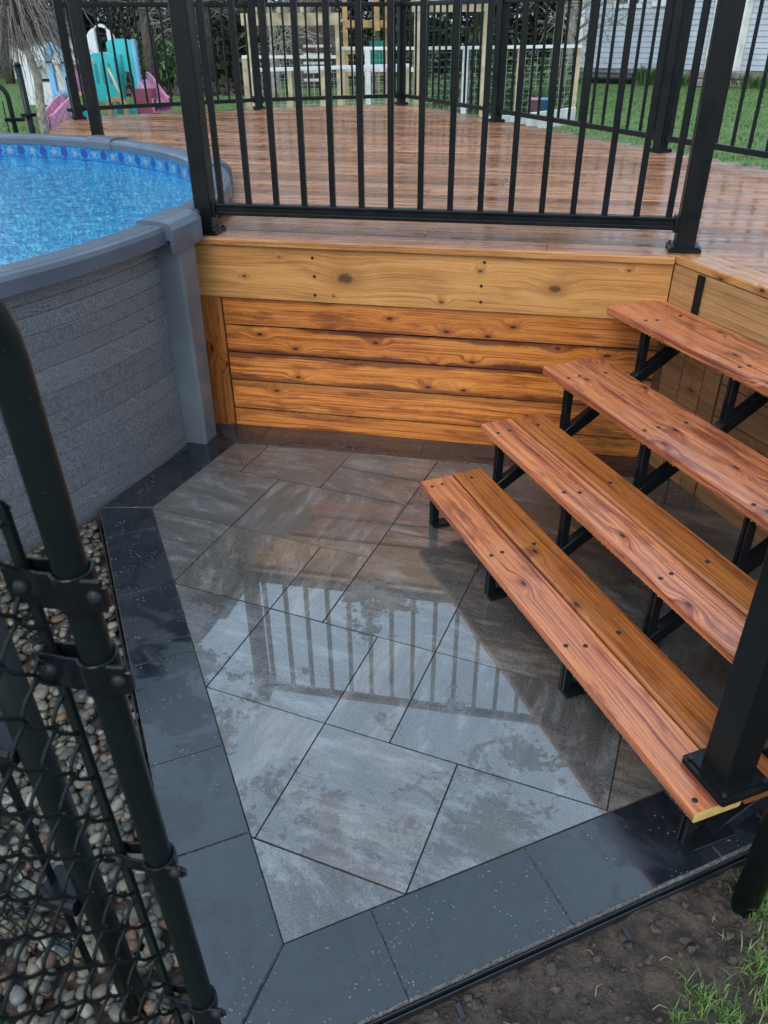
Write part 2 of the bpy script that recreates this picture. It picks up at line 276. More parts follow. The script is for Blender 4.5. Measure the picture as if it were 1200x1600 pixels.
# ------------------------------------------------------------------ mesh helpers
V = Vector
class MB:
    def __init__(s): s.v = []; s.f = []; s.uv = []; s.r = []; s.mi = []; s.sm = []
    def face(s, pts, uv=None, r=0.0, mi=0, sm=False):
        b = len(s.v); s.v += [tuple(p) for p in pts]; s.f.append(tuple(range(b, b+len(pts)))); s.uv += uv or [(p[0], p[1]) for p in pts]; s.r.append(r); s.mi.append(mi); s.sm.append(sm)
    def idx(s, base, quads, uvs=None, r=0.0, mi=0, sm=False):
        for q in quads:
            s.f.append(tuple(base+i for i in q)); s.uv += [uvs[i] for i in q] if uvs else [(s.v[base+i][0], s.v[base+i][1]) for i in q]; s.r.append(r); s.mi.append(mi); s.sm.append(sm)
    def prof(s, P, p0, p1, up, r=None, mi=0, uo=None, capmi=None, sm=False, shrink=None):
        """profile P (x across, y up) swept straight from p0 to p1"""
        p0 = V(p0); p1 = V(p1); d = (p1-p0); Ln = d.length; d.normalize(); x = d.cross(V(up)); x.normalize(); y = x.cross(d)
        r = random.random() if r is None else r; uo = (random.random()*20, random.random()*5) if uo is None else uo
        n = len(P); per = [0]
        for i in range(n): a = P[i]; b = P[(i+1) % n]; per.append(per[-1]+math.hypot(b[0]-a[0], b[1]-a[1]))
        A = [p0+x*a+y*b for a, b in P]; B = [p1+x*a+y*b for a, b in P]
        for i in range(n):
            j = (i+1) % n
            s.face([A[i], B[i], B[j], A[j]][::-1], [(uo[0], uo[1]+per[i]), (uo[0]+Ln, uo[1]+per[i]), (uo[0]+Ln, uo[1]+per[i+1]), (uo[0], uo[1]+per[i+1])][::-1], r, mi, sm)
        cmi = mi if capmi is None else capmi
        s.face(A, [(uo[0]+a*.2, uo[1]+b) for a, b in P], r, cmi); s.face(B[::-1], [(uo[0]+a*.2, uo[1]+b) for a, b in P][::-1], r, cmi)
    def bar(s, p0, p1, w, h, up=(0, 0, 1), ch=.003, **k):
        a, b = w/2, h/2
        P = [(-a+ch, -b), (a-ch, -b), (a, -b+ch), (a, b-ch), (a-ch, b), (-a+ch, b), (-a, b-ch), (-a, -b+ch)] if ch else [(-a, -b), (a, -b), (a, b), (-a, b)]
        s.prof(P, p0, p1, up, **k)
    def tube(s, pts, rad, n=8, r=0.0, mi=0, caps=True):
        pts = [V(p) for p in pts]; b0 = len(s.v); rr = rad if isinstance(rad, (list, tuple)) else [rad]*len(pts); ux = None
        uvs = []
        for i, p in enumerate(pts):
            d = (pts[min(i+1, len(pts)-1)]-pts[max(i-1, 0)]).normalized()
            if ux is None: ux = d.cross(V((0, 0, 1)) if abs(d.z) < .9 else V((1, 0, 0))).normalized()
            ux = (ux-d*ux.dot(d)).normalized(); uy = d.cross(ux)
            for k in range(n):
                a = 2*pi*k/n; s.v.append(tuple(p+ux*cos(a)*rr[i]+uy*sin(a)*rr[i])); uvs.append((i*.05, k/n))
        q = [(i*n+k, i*n+(k+1) % n, (i+1)*n+(k+1) % n, (i+1)*n+k) for i in range(len(pts)-1) for k in range(n)]
        s.idx(b0, q, uvs, r, mi, True)
        if caps:
            s.idx(b0, [tuple(range(n))[::-1], tuple((len(pts)-1)*n+k for k in range(n))], uvs, r, mi)
    def ring(s, P, c, a0, a1, n, r=0.0, mi=0, closed=True, caps=True, sm=False, rs=None):
        """profile P (radius, z) swept round the vertical axis through c from a0 to a1"""
        b0 = len(s.v); m = len(P); uvs = []; per = [0]
        for i in range(1, m+1): per.append(per[-1]+math.hypot(P[i % m][0]-P[i-1][0], P[i % m][1]-P[i-1][1]))
        for i in range(n+1):
            a = a0+(a1-a0)*i/n
            for j, (R, z) in enumerate(P): s.v.append((c[0]+cos(a)*R, c[1]+sin(a)*R, z)); uvs.append((a*P[0][0], z if not closed else per[j]))
        for i in range(n):
            for j in range(m if closed else m-1):
                j2 = (j+1) % m; s.idx(b0, [(i*m+j, (i+1)*m+j, (i+1)*m+j2, i*m+j2)], uvs, rs[j] if rs else r, mi, sm)
        if caps and closed: s.idx(b0, [tuple(range(m)), tuple(n*m+j for j in range(m))[::-1]], uvs, r, mi)
    def lathe(s, P, c, n=16, **k): s.ring(P, c, 0, 2*pi, n, closed=False, sm=True, **k)
    def poly(s, pts, z0, z1, r=None, mi=0, ch=.0):
        """vertical prism over an outline, top edge chamfered by ch"""
        r = random.random() if r is None else r; n = len(pts); c = V((sum(p[0] for p in pts)/n, sum(p[1] for p in pts)/n))
        ins = inset(pts, ch) if ch else pts; uo = (random.random()*9, random.random()*9)
        def U(p): return (p[0]+uo[0], p[1]+uo[1])
        s.face([(*p, z1) for p in ins], [U(p) for p in ins], r, mi)
        for i in range(n):
            a, b = pts[i], pts[(i+1) % n]; ia, ib = ins[i], ins[(i+1) % n]
            if ch: s.face([(*a, z1-ch), (*b, z1-ch), (*ib, z1), (*ia, z1)], [U(a), U(b), U(ib), U(ia)], r, mi)
            s.face([(*a, z0), (*b, z0), (*b, z1-ch), (*a, z1-ch)], [U(a), U(b), U(b), U(a)], r, mi)
    def build(s, name, mats, parent=None, at=(0, 0, 0), bevel=0):
        me = bpy.data.meshes.new(name); o = V(at)
        if parent is not None: o = o+V(parent.get('_o', (0, 0, 0)))
        me.from_pydata([(v[0]-o[0], v[1]-o[1], v[2]-o[2]) for v in s.v], [], s.f)
        me.uv_layers.new(name='UVMap').data.foreach_set('uv', [x for p in s.uv for x in p])
        me.attributes.new('rnd', 'FLOAT', 'FACE').data.foreach_set('value', s.r)
        me.polygons.foreach_set('material_index', s.mi); me.polygons.foreach_set('use_smooth', s.sm)
        for m in (mats if isinstance(mats, (list, tuple)) else [mats]): me.materials.append(m)
        return link(name, me, parent, at, o)
def link(name, me, parent=None, at=(0, 0, 0), o=None):
    ob = bpy.data.objects.new(name, me); S.collection.objects.link(ob)
    if parent is not None: ob.parent = parent
    ob.location = at if parent is not None else at
    ob['_o'] = tuple(o) if o is not None else tuple(V(at)+V(parent.get('_o', (0, 0, 0)) if parent is not None else (0, 0, 0)))
    return ob
def thing(name, loc, label, cat, group=None):
    ob = bpy.data.objects.new(name, None); S.collection.objects.link(ob); ob.location = loc; ob.empty_display_size = .1
    ob['_o'] = tuple(loc); tag(ob, label, cat, group); return ob
def tag(ob, label=None, cat=None, group=None, kind=None):
    for k, v in (('label', label), ('category', cat), ('group', group), ('kind', kind)):
        if v: ob[k] = v
    return ob
def dup(o, loc, parent):
    c = o.copy(); S.collection.objects.link(c); c.parent = parent; c.location = loc
    for g in o.children: h = g.copy(); S.collection.objects.link(h); h.parent = c
    return c
def inset(pts, d):
    n = len(pts); out = []
    ar = sum(pts[i][0]*pts[(i+1) % n][1]-pts[(i+1) % n][0]*pts[i][1] for i in range(n)); sg = 1 if ar > 0 else -1
    for i in range(n):
        p, a, b = V(pts[i]), V(pts[i-1]), V(pts[(i+1) % n])
        e1 = (p-a).normalized(); e2 = (b-p).normalized(); n1 = V((-e1.y, e1.x))*sg; n2 = V((-e2.y, e2.x))*sg
        k = n1+n2; k = k/max(.3, (1+n1.dot(n2))); out.append(tuple(p+k*d))
    return out
def clip(poly, conv):
    """clip polygon by a convex counter-clockwise one"""
    out = list(poly)
    for i in range(len(conv)):
        a = conv[i]; b = conv[(i+1) % len(conv)]; ex, ey = b[0]-a[0], b[1]-a[1]; inp = out; out = []
        def sd_(p): return ex*(p[1]-a[1])-ey*(p[0]-a[0])
        for j in range(len(inp)):
            p, q = inp[j-1], inp[j]; sp, sq = sd_(p), sd_(q)
            if (sp < 0) != (sq < 0): t_ = sp/(sp-sq); out.append((p[0]+(q[0]-p[0])*t_, p[1]+(q[1]-p[1])*t_))
            if sq >= 0: out.append(q)
        if not out: return []
    res = []
    for p in out:
        if not res or math.hypot(p[0]-res[-1][0], p[1]-res[-1][1]) > 1e-4: res.append(p)
    return res
def area(p): return sum(p[i][0]*p[(i+1) % len(p)][1]-p[(i+1) % len(p)][0]*p[i][1] for i in range(len(p)))/2
def ccw(p): return p if area(p) > 0 else p[::-1]
def at(px, py, Y):
    """a point seen at a place of the photo, Y metres in front"""
    u = (px-600)/FPX; v = -(py-800)/FPX; u, v = cos(RO)*u-sin(RO)*v, sin(RO)*u+cos(RO)*v
    d = V((u, cos(TH)+v*sin(TH), -sin(TH)+v*cos(TH))); return V((0, 0, HC))+d*(Y/d.y)
# stair frame: s along the treads (away from the wall), n towards the deck
sv = V((.343, -.939, 0)).normalized(); nv = V((.939, .343, 0)).normalized(); UP = V((0, 0, 1))
def SN(s, n, z=0): return sv*s+nv*n+UP*z
wv = V((.9796, -.201, 0)).normalized(); mv = V((.201, .9796, 0)).normalized()   # along the deck's front, and back across it
ZD = .906
W0 = V((-.862, 3.584, 0)); W1 = V((1.163, 3.168, 0))
GA, GB = radians(-22.064), None
def AB(a, b): # paver grid, 0.2 m modules
    A = -1.1536+.1985*a; B = 1.002+.2003*b; return (A*cos(GA)-B*sin(GA), A*sin(GA)+B*cos(GA))
# ------------------------------------------------------------------ ground
def gz(x, y):
    t = min(1, max(0, (y-6.3)/4.5)); t = t*t*(3-2*t); z = -.045+.345*t
    return z
def grid_mesh(xs, ys, zf):
    me = MB(); b = 0; n = len(xs)
    for y in ys:
        for x in xs: me.v.append((x, y, zf(x, y)))
    me.idx(0, [(j*n+i, j*n+i+1, (j+1)*n+i+1, (j+1)*n+i) for j in range(len(ys)-1) for i in range(n-1)], [(v[0], v[1]) for v in me.v], 0, 0, True); return me
from mathutils import noise as mn
def soilz(x, y):
    z = gz(x, y)
    if x > -.5 and y < 2.6 and x < 3.5 and y > -.5:
        z += .024*mn.noise(V((x*5, y*5, 0)))+.014*mn.noise(V((x*17, y*17, 3)))+.012*abs(mn.noise(V((x*38, y*38, 5))))+.006*mn.noise(V((x*80, y*80, 9)))
    return z
xs = [-400, -150, -60, -30, -15, -8, -5, -3, -2, -1]+[-.5, -.3]+[-.15+.01*i for i in range(155)]+[1.6, 1.9, 2.2, 2.6, 3.2, 4, 5, 6.5, 8, 11, 16, 25, 50, 150, 400]
ys = [-300, -60, -15, -4, -1]+[-.2, .2]+[.45+.01*i for i in range(125)]+[1.9, 2.3, 3, 4, 5, 6]+[6.3+.4*i for i in range(13)]+[12.5, 15, 20, 30, 60, 150, 500]
tag(grid_mesh(xs, ys, soilz).build('ground', M['ground']), kind='structure')
# ------------------------------------------------------------------ patio paving
V1 = V((-.963, 2.769)); V2 = V((-.227, .951)); d12 = (V2-V1).normalized(); fe = V((.924, .383)).normalized(); fn = V((.383, -.924)).normalized()
V3 = V2+fe*3.4; w2 = V((wv.x, wv.y)); m2 = V((mv.x, mv.y))
Wb = V((W0.x, W0.y)); V5 = V((-.706, 3.352)); V4 = V5+w2*3.6
field = ccw([tuple(V1), tuple(V2), tuple(V3), tuple(V4), tuple(V5)])
tiles = []
def T(a0, a1, b0, b1): tiles.append((a0, a1, b0, b1))
T(-2, 0, 2, 4); T(0, 2, 2, 4); T(2, 3, 2, 4); T(3, 6, 2, 4); T(6, 8, 2, 4); T(8, 10, 2, 5)
T(0, 2, 0, 2); T(2, 4, 0, 2); T(4, 7, 0, 2); T(7, 9, 0, 2); T(0, 4, -2, 0); T(4, 7, -2, 0)
T(-4, -2, 4, 6); T(-2, 0, 4, 6); T(0, 1, 4, 6); T(1, 3, 4, 7); T(3, 5, 4, 6); T(5, 8, 4, 6); T(3, 4, 6, 8); T(4, 7, 6, 8); T(7, 9, 6, 8); T(8, 10, 5, 6)
T(-5, -2, 6, 8); T(-2, 1, 6, 8); T(-5, -3, 8, 11); T(-3, -1, 8, 10.6); T(-1, 1, 8, 9); T(-1, 1, 9, 11); T(1, 3, 7, 9); T(1, 4, 9, 11)
T(3, 5, 8, 9); T(4, 6, 9, 11); T(5, 8, 8, 10); T(6, 8, 10, 12); T(8, 10, 8, 11); T(9, 12, 6, 8); T(10, 13, 2, 6); T(9, 13, -2, 2); T(6, 9, -2, 0); T(10, 13, 8, 12); T(1, 4, 11, 13); T(4, 6, 11, 13)
TC = {(2, 4, 0, 2): .38, (0, 2, 0, 2): .67, (0, 2, 2, 4): .30, (-2, 0, 4, 6): .52, (1, 3, 4, 7): .37, (3, 6, 2, 4): .76, (-2, 1, 6, 8): .63, (-5, -2, 6, 8): .46, (-2, 0, 2, 4): .16}
mb = MB(); J = .0022
for k in tiles:
    a0, a1, b0, b1 = k; q = [AB(a0, b0), AB(a1, b0), AB(a1, b1), AB(a0, b1)]
    q = ccw(inset(ccw(q), J)); c = clip(q, inset(field, J*.8))
    if len(c) > 2 and abs(area(c)) > 2e-4:
        dz = random.uniform(-.0012, .0012); n0 = len(mb.uv)
        mb.poly(c, -.06, dz, r=TC.get(k, random.random()), ch=0)
        ca, sa = cos(-GA), sin(-GA); uo = (random.random()*9, random.random()*9)
        for i in range(n0, len(mb.uv)): x, y = mb.uv[i]; mb.uv[i] = (x*ca-y*sa, x*sa+y*ca)
tag(mb.build('patio', M['paver']), kind='structure')
mb = MB(); BZ = .0; sb = MB()
def strip(p, d, nrm, w, cuts, z=.0, ends=None):
    for i in range(len(cuts)-1):
        a, b = cuts[i]+J*.5, cuts[i+1]-J*.5; s0 = s1 = 0
        q = [p+d*a+nrm*J*.4, p+d*b+nrm*J*.4, p+d*b+nrm*w, p+d*a+nrm*w]
        if ends and i == 0: q[3] = p+d*(a+ends[0])+nrm*w
        if ends and i == len(cuts)-2: q[2] = p+d*(b+ends[1])+nrm*w
        sb.poly(ccw([tuple(x) for x in q]), -.05, z-.0035, ch=0); q = inset(ccw([tuple(x) for x in q]), .0012); mb.poly(q, -.06, z+random.uniform(-.001, .001), ch=.0005)
BW = .2
n12 = V((-.927, -.375)).normalized()
def miter(dA, nA, dB, nB, w):   # how far past the corner the outer edge runs
    k = (nA+nB)/(1+nA.dot(nB)); return (k*w).dot(dA)
L12 = (V2-V1).length; tl = V5-V1; Ltl = tl.length; dtl = tl.normalized(); ntl = V((-dtl.y, dtl.x))
m1 = miter(dtl, ntl, d12, n12, BW); m2_ = miter(d12, n12, fe, fn, BW); m3 = miter(w2, m2, dtl, ntl, .21)
strip(V1, d12, n12, BW, [0, .161, .56, .94, 1.36, 1.66, L12], ends=(-abs(m1), abs(m2_)))
strip(V2, fe, fn, BW+.01, [0, .206, .608, 1.03, 1.2, 1.6, 2.0, 2.4, 2.8, 3.3], ends=(-abs(m2_), 0))
strip(V1, dtl, ntl, .19, [0, .25, Ltl], ends=(-abs(m1), .12))
strip(V5, w2, m2, .198, [0, .11, .50, .885, 1.28, 1.68, 2.08, 2.5, 2.9, 3.3], ends=(-.1, 0))
tag(mb.build('patio_border', M['border']), kind='structure')
tag(sb.build('border_sand', M['sand2']), kind='structure')
mb = MB(); o = ccw([tuple(V1+n12*.19+V((0, 0))), tuple(V2+n12*.19+fn*.19), tuple(V2+fe*3.4+fn*.19), tuple(V4+m2*.25), tuple(V5+m2*.25-w2*.2)])
mb.poly(o, -.08, -.006, ch=0); tag(mb.build('joint_sand', M['sand']), kind='structure')
# plastic edge restraint along the lawn side and the gravel side
mb = MB()
for off, zt, th in ((.2135, -.012, .003), (.221, -.020, .003)):
    a = V2+fn*(off+.004)+n12*.2; b = V2+fe*3.3+fn*(off+.004); mb.bar((*a, zt-.02), (*b, zt-.02), th, .034, ch=.001)
a = V1+n12*.212+d12*-.02; b = V2+n12*.212+fn*.2; mb.bar((*a, -.02), (*b, -.02), .005, .036, ch=.001)
for i in range(8):
    a = V2+fe*(.3+.42*i)+fn*.245; mb.bar((*a, -.03), (*(a+fn*.03), -.035), .012, .008, ch=.001)
tag(mb.build('paver_edging', M['edging']), 'black plastic paver edging strip between dark border stones and soil', 'edging')
# ------------------------------------------------------------------ soil clods, gravel, grass
def blob(mb, c, r3, sub=1, rough=.25, rv=0.0, seed=0, yaw=0):
    t = (1+5**.5)/2
    vs = [V(p).normalized() for p in [(-1, t, 0), (1, t, 0), (-1, -t, 0), (1, -t, 0), (0, -1, t), (0, 1, t), (0, -1, -t), (0, 1, -t), (t, 0, -1), (t, 0, 1), (-t, 0, -1), (-t, 0, 1)]]
    fs = [(0, 11, 5), (0, 5, 1), (0, 1, 7), (0, 7, 10), (0, 10, 11), (1, 5, 9), (5, 11, 4), (11, 10, 2), (10, 7, 6), (7, 1, 8), (3, 9, 4), (3, 4, 2), (3, 2, 6), (3, 6, 8), (3, 8, 9), (4, 9, 5), (2, 4, 11), (6, 2, 10), (8, 6, 7), (9, 8, 1)]
    for _ in range(sub):
        cache = {}; nf = []
        def mid(a, b):
            k = (min(a, b), max(a, b))
            if k not in cache: vs.append((vs[a]+vs[b]).normalized()); cache[k] = len(vs)-1
            return cache[k]
        for a, b, c_ in fs: x, y, z = mid(a, b), mid(b, c_), mid(c_, a); nf += [(a, x, z), (b, y, x), (c_, z, y), (x, y, z)]
        fs = nf
    b0 = len(mb.v); cy, sy = cos(yaw), sin(yaw)
    for v in vs:
        k = 1+rough*mn.noise(v*1.3+V((seed, seed*.7, 0))); x, y, z = v.x*r3[0]*k, v.y*r3[1]*k, v.z*r3[2]*k
        mb.v.append((c[0]+x*cy-y*sy, c[1]+x*sy+y*cy, c[2]+z))
    mb.idx(b0, fs, None, rv, 0, True)
mb = MB()
for i in range(3600):
    u = random.random()*2.6; w = random.random()**1.3*1.3; p = V2+fe*(u-.2)+fn*(.24+w); r = .002+.012*random.random()**4
    blob(mb, (p.x, p.y, soilz(p.x, p.y)+r*.25), (r, r*random.uniform(.7, 1), r*.75), 1, 1.1, random.random(), i)
tag(mb.build('soil_clods', M['soilc']), 'loose dark soil crumbs beside the paver edging', 'soil', kind='stuff')
mb = MB(); random.seed(11)
gd, gn = d12, n12
for i in range(7200):
    u = random.uniform(-.25, 2.35); w = .222+random.random()*1.25; p = V1+gd*u+gn*w
    if (p-V((-3.21, 4.02))).length < 2.40: continue
    r = random.uniform(.008, .0175)*(1.25 if random.random() < .12 else 1); lay = random.random()
    blob(mb, (p.x, p.y, -.045+lay*.034), (r*random.uniform(1, 1.45), r, r*random.uniform(.55, .8)), 1, .45, random.random(), i, random.random()*6.3)
tag(mb.build('river_gravel', M['pebble']), 'rounded wet river pebbles filling the bed between pool and dark border', 'gravel', kind='stuff')
def blades(mb, cx, cy, n, spread, h0, h1, w=.0035, zf=gz, lean=.5):
    for _ in range(n):
        a = random.random()*6.28; rr = abs(random.gauss(0, spread)); x, y = cx+cos(a)*rr, cy+sin(a)*rr; z = zf(x, y)-.003; h = random.uniform(h0, h1); l = random.uniform(.1, lean)*h; b = random.random()*6.28
        dx, dy = cos(b), sin(b); px_, py_ = -dy*w/2, dx*w/2; rv = random.random(); pr = None; K = 3
        for k in range(K+1):
            t_ = k/K; c = (x+dx*l*t_*t_, y+dy*l*t_*t_, z+h*t_*(1-.25*t_*lean)); s_ = (1-t_)**.7 if k < K else .05
            cur = [(c[0]-px_*s_, c[1]-py_*s_, c[2]), (c[0]+px_*s_, c[1]+py_*s_, c[2])]
            if pr: mb.face([pr[0], pr[1], cur[1], cur[0]], None, rv)
            pr = cur
def tuft(name, spots, label):
    mb = MB()
    for (px, py, n, sp, h) in spots:
        u = at(px, py, 1); t_ = (-.04-HC)/(u.z-HC); g = V((u.x*t_, u.y*t_)); blades(mb, g.x, g.y, n, sp, h*.4, h, .0032, soilz, 1.0)
    tag(mb.build(name, M['grass']), label, 'grass', kind='stuff')
random.seed(5)
tuft('grass_tuft', [(1100, 1565, 110, .035, .05), (1135, 1590, 110, .04, .05), (1190, 1515, 130, .035, .05), (1205, 1570, 150, .05, .05), (1150, 1620, 140, .05, .05), (1210, 1480, 60, .03, .045), (1060, 1590, 40, .02, .045), (1075, 1525, 16, .02, .04), (1240, 1540, 120, .05, .05)], 'green grass tufts growing in the soil at the lower right corner')
tuft('grass_tuft', [(1170, 1395, 60, .02, .06), (1195, 1400, 120, .025, .06), (1190, 1430, 120, .03, .06), (1215, 1400, 90, .04, .06), (1160, 1385, 25, .015, .05)], 'short grass tuft growing beside the foot of the black round pole')
mb = MB()
for i in range(70):
    p = V2+fe*random.uniform(.1, 1.9)+fn*random.uniform(.26, .8); a = random.random()*6.3; l = random.uniform(.01, .035); z = soilz(p.x, p.y)+.004
    mb.tube([(p.x, p.y, z), (p.x+cos(a)*l*.5, p.y+sin(a)*l*.5, z+.004), (p.x+cos(a+.4)*l, p.y+sin(a+.4)*l, z)], .0006, 4)
tag(mb.build('straw_bits', M['lumber']), 'thin dry straw bits scattered over the bare soil', 'straw', kind='stuff')
mb = MB(); random.seed(9)
for i in range(9000):
    y = random.uniform(8.6, 21); x = random.uniform(-.36*y-1, .5*y+1)
    if 2 > y > 0: continue
    blades(mb, x, y, 5, .04, .03, .075, .011, gz, .9)
tag(mb.build('lawn_grass', M['grass']), 'mown green lawn beyond the deck and fence', 'lawn', kind='stuff')
# ------------------------------------------------------------------ pool
PC = (-3.21, 4.02); RW = 2.365; RI, RE = 2.322, 2.452; ZC = 1.015
pool = thing('above_ground_pool', (PC[0], PC[1], 0), 'round grey above ground pool with plank pattern wall beside the deck', 'pool')
seams = [-.05, .035, .115, .20, .285, .37, .455, .535, .63, .70, .765, .83, .875, .95]
P = []; rs = []; random.seed(3)
for i in range(len(seams)-1):
    a, b = seams[i], seams[i+1]; P += [(RW-.0035, a), (RW, a+.0018), (RW, (a+b)/2), (RW, b-.0018)]; q = random.random(); rs += [0.0, q, q, 0.0]
P.append((RW-.0035, seams[-1])); rs.append(0)
mb = MB(); mb.ring(P, PC, 0, 2*pi, 260, closed=False, sm=False, rs=rs); mb.build('pool_wall', M['poolwall'], pool)
mb = MB(); mb.ring([(.01, .03), (RW-.25, .03), (RW-.08, .06), (RW-.03, .14), (RW-.03, .6), (RW-.03, .86), (RW-.03, .9), (RW-.03, .965)][::-1], PC, 0, 2*pi, 180, closed=False, sm=True); mb.build('liner', M['liner'], pool)
mb = MB(); mb.ring([(RW-.029, .88), (RW*.5, .88), (.01, .88)], PC, 0, 2*pi, 96, closed=False, sm=True)
tag(mb.build('pool_water', M['water']), kind='structure')
def ang(px, py, z):
    u = at(px, py, 1); t_ = (z-HC)/(u.z-HC); return atan2(u.y*t_-PC[1], u.x*t_-PC[0])
a_up = -.283+.027; step = 2*pi/10
prof_c = [(RI, .958), (RI, .992), (RI+.006, 1.006), (RI+.02, ZC-.002)]
for i in range(5): r0 = RI+.024+i*.017; prof_c += [(r0, ZC), (r0+.012, ZC), (r0+.0135, ZC-.003), (r0+.0155, ZC-.003)]
prof_c += [(RE-.02, ZC-.001), (RE-.006, ZC-.008), (RE, ZC-.024), (RE, .942), (RE-.012, .938), (RE-.014, .955)]
for k in range(10):
    a = a_up+k*step; mb = MB(); mb.ring(prof_c, PC, a+.0045, a+step-.0045, 20); mb.build('top_rail', M['cope'], pool)
prof_k = [(RI-.004, .954), (RI-.004, .996), (RI+.008, ZC+.008), (RI+.03, ZC+.013), (RE-.02, ZC+.012), (RE+.02, ZC+.004), (RE+.036, ZC-.02), (RE+.036, .905), (RE+.024, .90), (RE+.018, .93), (RE+.018, .954)]
for k in range(10):
    a = a_up+k*step; mb = MB(); mb.ring(prof_k, PC, a-.052, a+.052, 8); mb.build('rail_cap', M['cope'], pool)
    mb = MB(); ex = V((cos(a), sin(a), 0)); ey = V((-sin(a), cos(a), 0)); c = V((PC[0], PC[1], 0))
    def sec(z, w, rf):
        q = [(RW-.004, -w/2), (rf-.012, -w/2), (rf, -w/2+.012), (rf, w/2-.012), (rf-.012, w/2), (RW-.004, w/2)]; return [c+ex*r_+ey*t_+UP*z for r_, t_ in q]
    secs = [sec(0, .125, RW+.100), sec(.3, .13, RW+.103), sec(.7, .14, RW+.106), sec(.86, .15, RW+.108), sec(.945, .15, RW+.108)]
    b0 = len(mb.v); mb.v += [tuple(p) for s_ in secs for p in s_]
    mb.idx(b0, [(i*6+j, i*6+j+1, (i+1)*6+j+1, (i+1)*6+j) for i in range(4) for j in range(5)]); mb.build('upright', M['resin'], pool)
# ------------------------------------------------------------------ deck
deck = thing('wooden_deck', (W1.x, W1.y, 0), 'wet reddish brown board deck with plank skirting behind the patio', 'deck')
cC, cB, cA, cE = V((.226, 9.747)), V((-1.294, 9.359)), V((-2.93, 8.50)), V((1.951, 6.002))
eC = (cE-cC).normalized(); on = V((-eC.y, eC.x)); on = on if on.x > 0 else -on
R0 = cC+on*.1-eC*.1; R1 = cC+eC*10+on*.1
F2 = V((W1.x, W1.y))+V((sv.x, sv.y))*3.0
dpoly = ccw([(W0.x-.02, W0.y), (W1.x, W1.y), tuple(F2), tuple(R1), tuple(R0), tuple(cB+V((-.02, .1))), tuple(cA+V((-.12, .08))), (-2.75, 7.1), (-2.9, 5.5)])
def line_clip(p, d, poly):   # interval of a line inside the outline
    ts = []
    for i in range(len(poly)):
        a = V(poly[i]); b = V(poly[(i+1) % len(poly)]); e = b-a; den = d.x*e.y-d.y*e.x
        if abs(den) < 1e-9: continue
        w = a-p; t_ = (w.x*e.y-w.y*e.x)/den; u = (w.x*d.y-w.y*d.x)/den
        if 0 <= u < 1: ts.append(t_)
    return sorted(ts)
mb = MB(); random.seed(21); bw = .14; k = 0; y = .0
base = V((W0.x, W0.y)); q = base-m2*.004
nb = V((-sv.y, sv.x)); nb = V((nv.x, nv.y))
while y < 7.2:
    pm = base+m2*(y+bw/2); ts = line_clip(pm, w2, dpoly)
    if len(ts) >= 2:
        t0, t1 = ts[0], ts[-1]
        # stop at the border board along the stairs
        tb = None
        den = w2.dot(nb); tt = ((V((W1.x, W1.y))+nb*.143-pm).dot(nb))/den
        if y > .01: 
            if (pm+w2*t1-F2).length >= 0 and pm.y+w2.y*tt < W1.y+.2: t1x = t1
            if tt < t1 and (pm+w2*tt).y < W1.y+1e-3+.4 and y < .0: t1 = tt
        rel = pm-V(PC); b_ = rel.dot(w2); c_ = rel.dot(rel)-(RE-.025)**2; disc = b_*b_-c_
        if disc > 0: t0 = max(t0, -b_+sqrt(disc))
        if t1-t0 > .05:
            cuts = [t0]; x = t0+random.uniform(1.0, 4.2)
            while x < t1-.4: cuts.append(x); x += random.uniform(2.4, 4.4)
            cuts.append(t1)
            for i in range(len(cuts)-1):
                a = pm+w2*(cuts[i]+.001); b = pm+w2*(cuts[i+1]-.001); z = ZD-.016+random.uniform(-.0015, .0015)
                mb.bar((*a, z), (*b, z), bw-.006, .030, ch=.005)
    y += bw+.0015
mb.build('deck_boards', M['deck'], deck)
# boards right of the stair head run on to the border board laid along the stairs: a region beside the wall line
mb = MB(); y = -bw-.0015; e0 = V((W1.x, W1.y))+nb*.149-V((sv.x, sv.y))*.6; e1 = e0+V((sv.x, sv.y))*4
reg = ccw([tuple(e0), tuple(e1), tuple(R1), tuple(V(R1)-eC*7)])
while y > -3.0:
    b0_ = base+m2*(y+.002); ts = [0, 7]
    c = clip(ccw([tuple(b0_), tuple(b0_+w2*7), tuple(b0_+w2*7+m2*(bw-.004)), tuple(b0_+m2*(bw-.004))]), reg)
    if len(c) > 2 and abs(area(c)) > 1e-3:
        n0 = len(mb.uv); mb.poly(c, ZD-.031, ZD-.001+random.uniform(-.001, .001), ch=.003); uo = (random.random()*20, random.random()*5)
        for q_ in range(n0, len(mb.uv)): x_, y_ = mb.uv[q_]; mb.uv[q_] = (x_*w2.x+y_*w2.y, -x_*w2.y+y_*w2.x)
    y -= bw+.0015
mb.build('deck_boards', M['deck'], deck); mb = MB()
a = W1+nv*.073-sv*.0; mb.bar(a+UP*(ZD-.015)+sv*.0, a+sv*3.0+UP*(ZD-.015), .143, .032, ch=.005)
mb.build('border_board', [M['edge']], deck)
mb = MB(); q = W1+mv*.095+nv*.06; mb.bar(q+UP*-.05, q+UP*.87, .09, .09, up=mv, ch=.004, r=.5); mb.build('corner_post', M['rim2'], deck)
mb = MB(); a = W0-mv*.006+UP*(ZD-.0185); mb.bar(a-wv*.0, W1-mv*.006+UP*(ZD-.0185)-wv*.002, .022, .033, ch=.006, uo=(2, 1), r=.4)
mb.build('deck_nosing', M['edge'], deck)
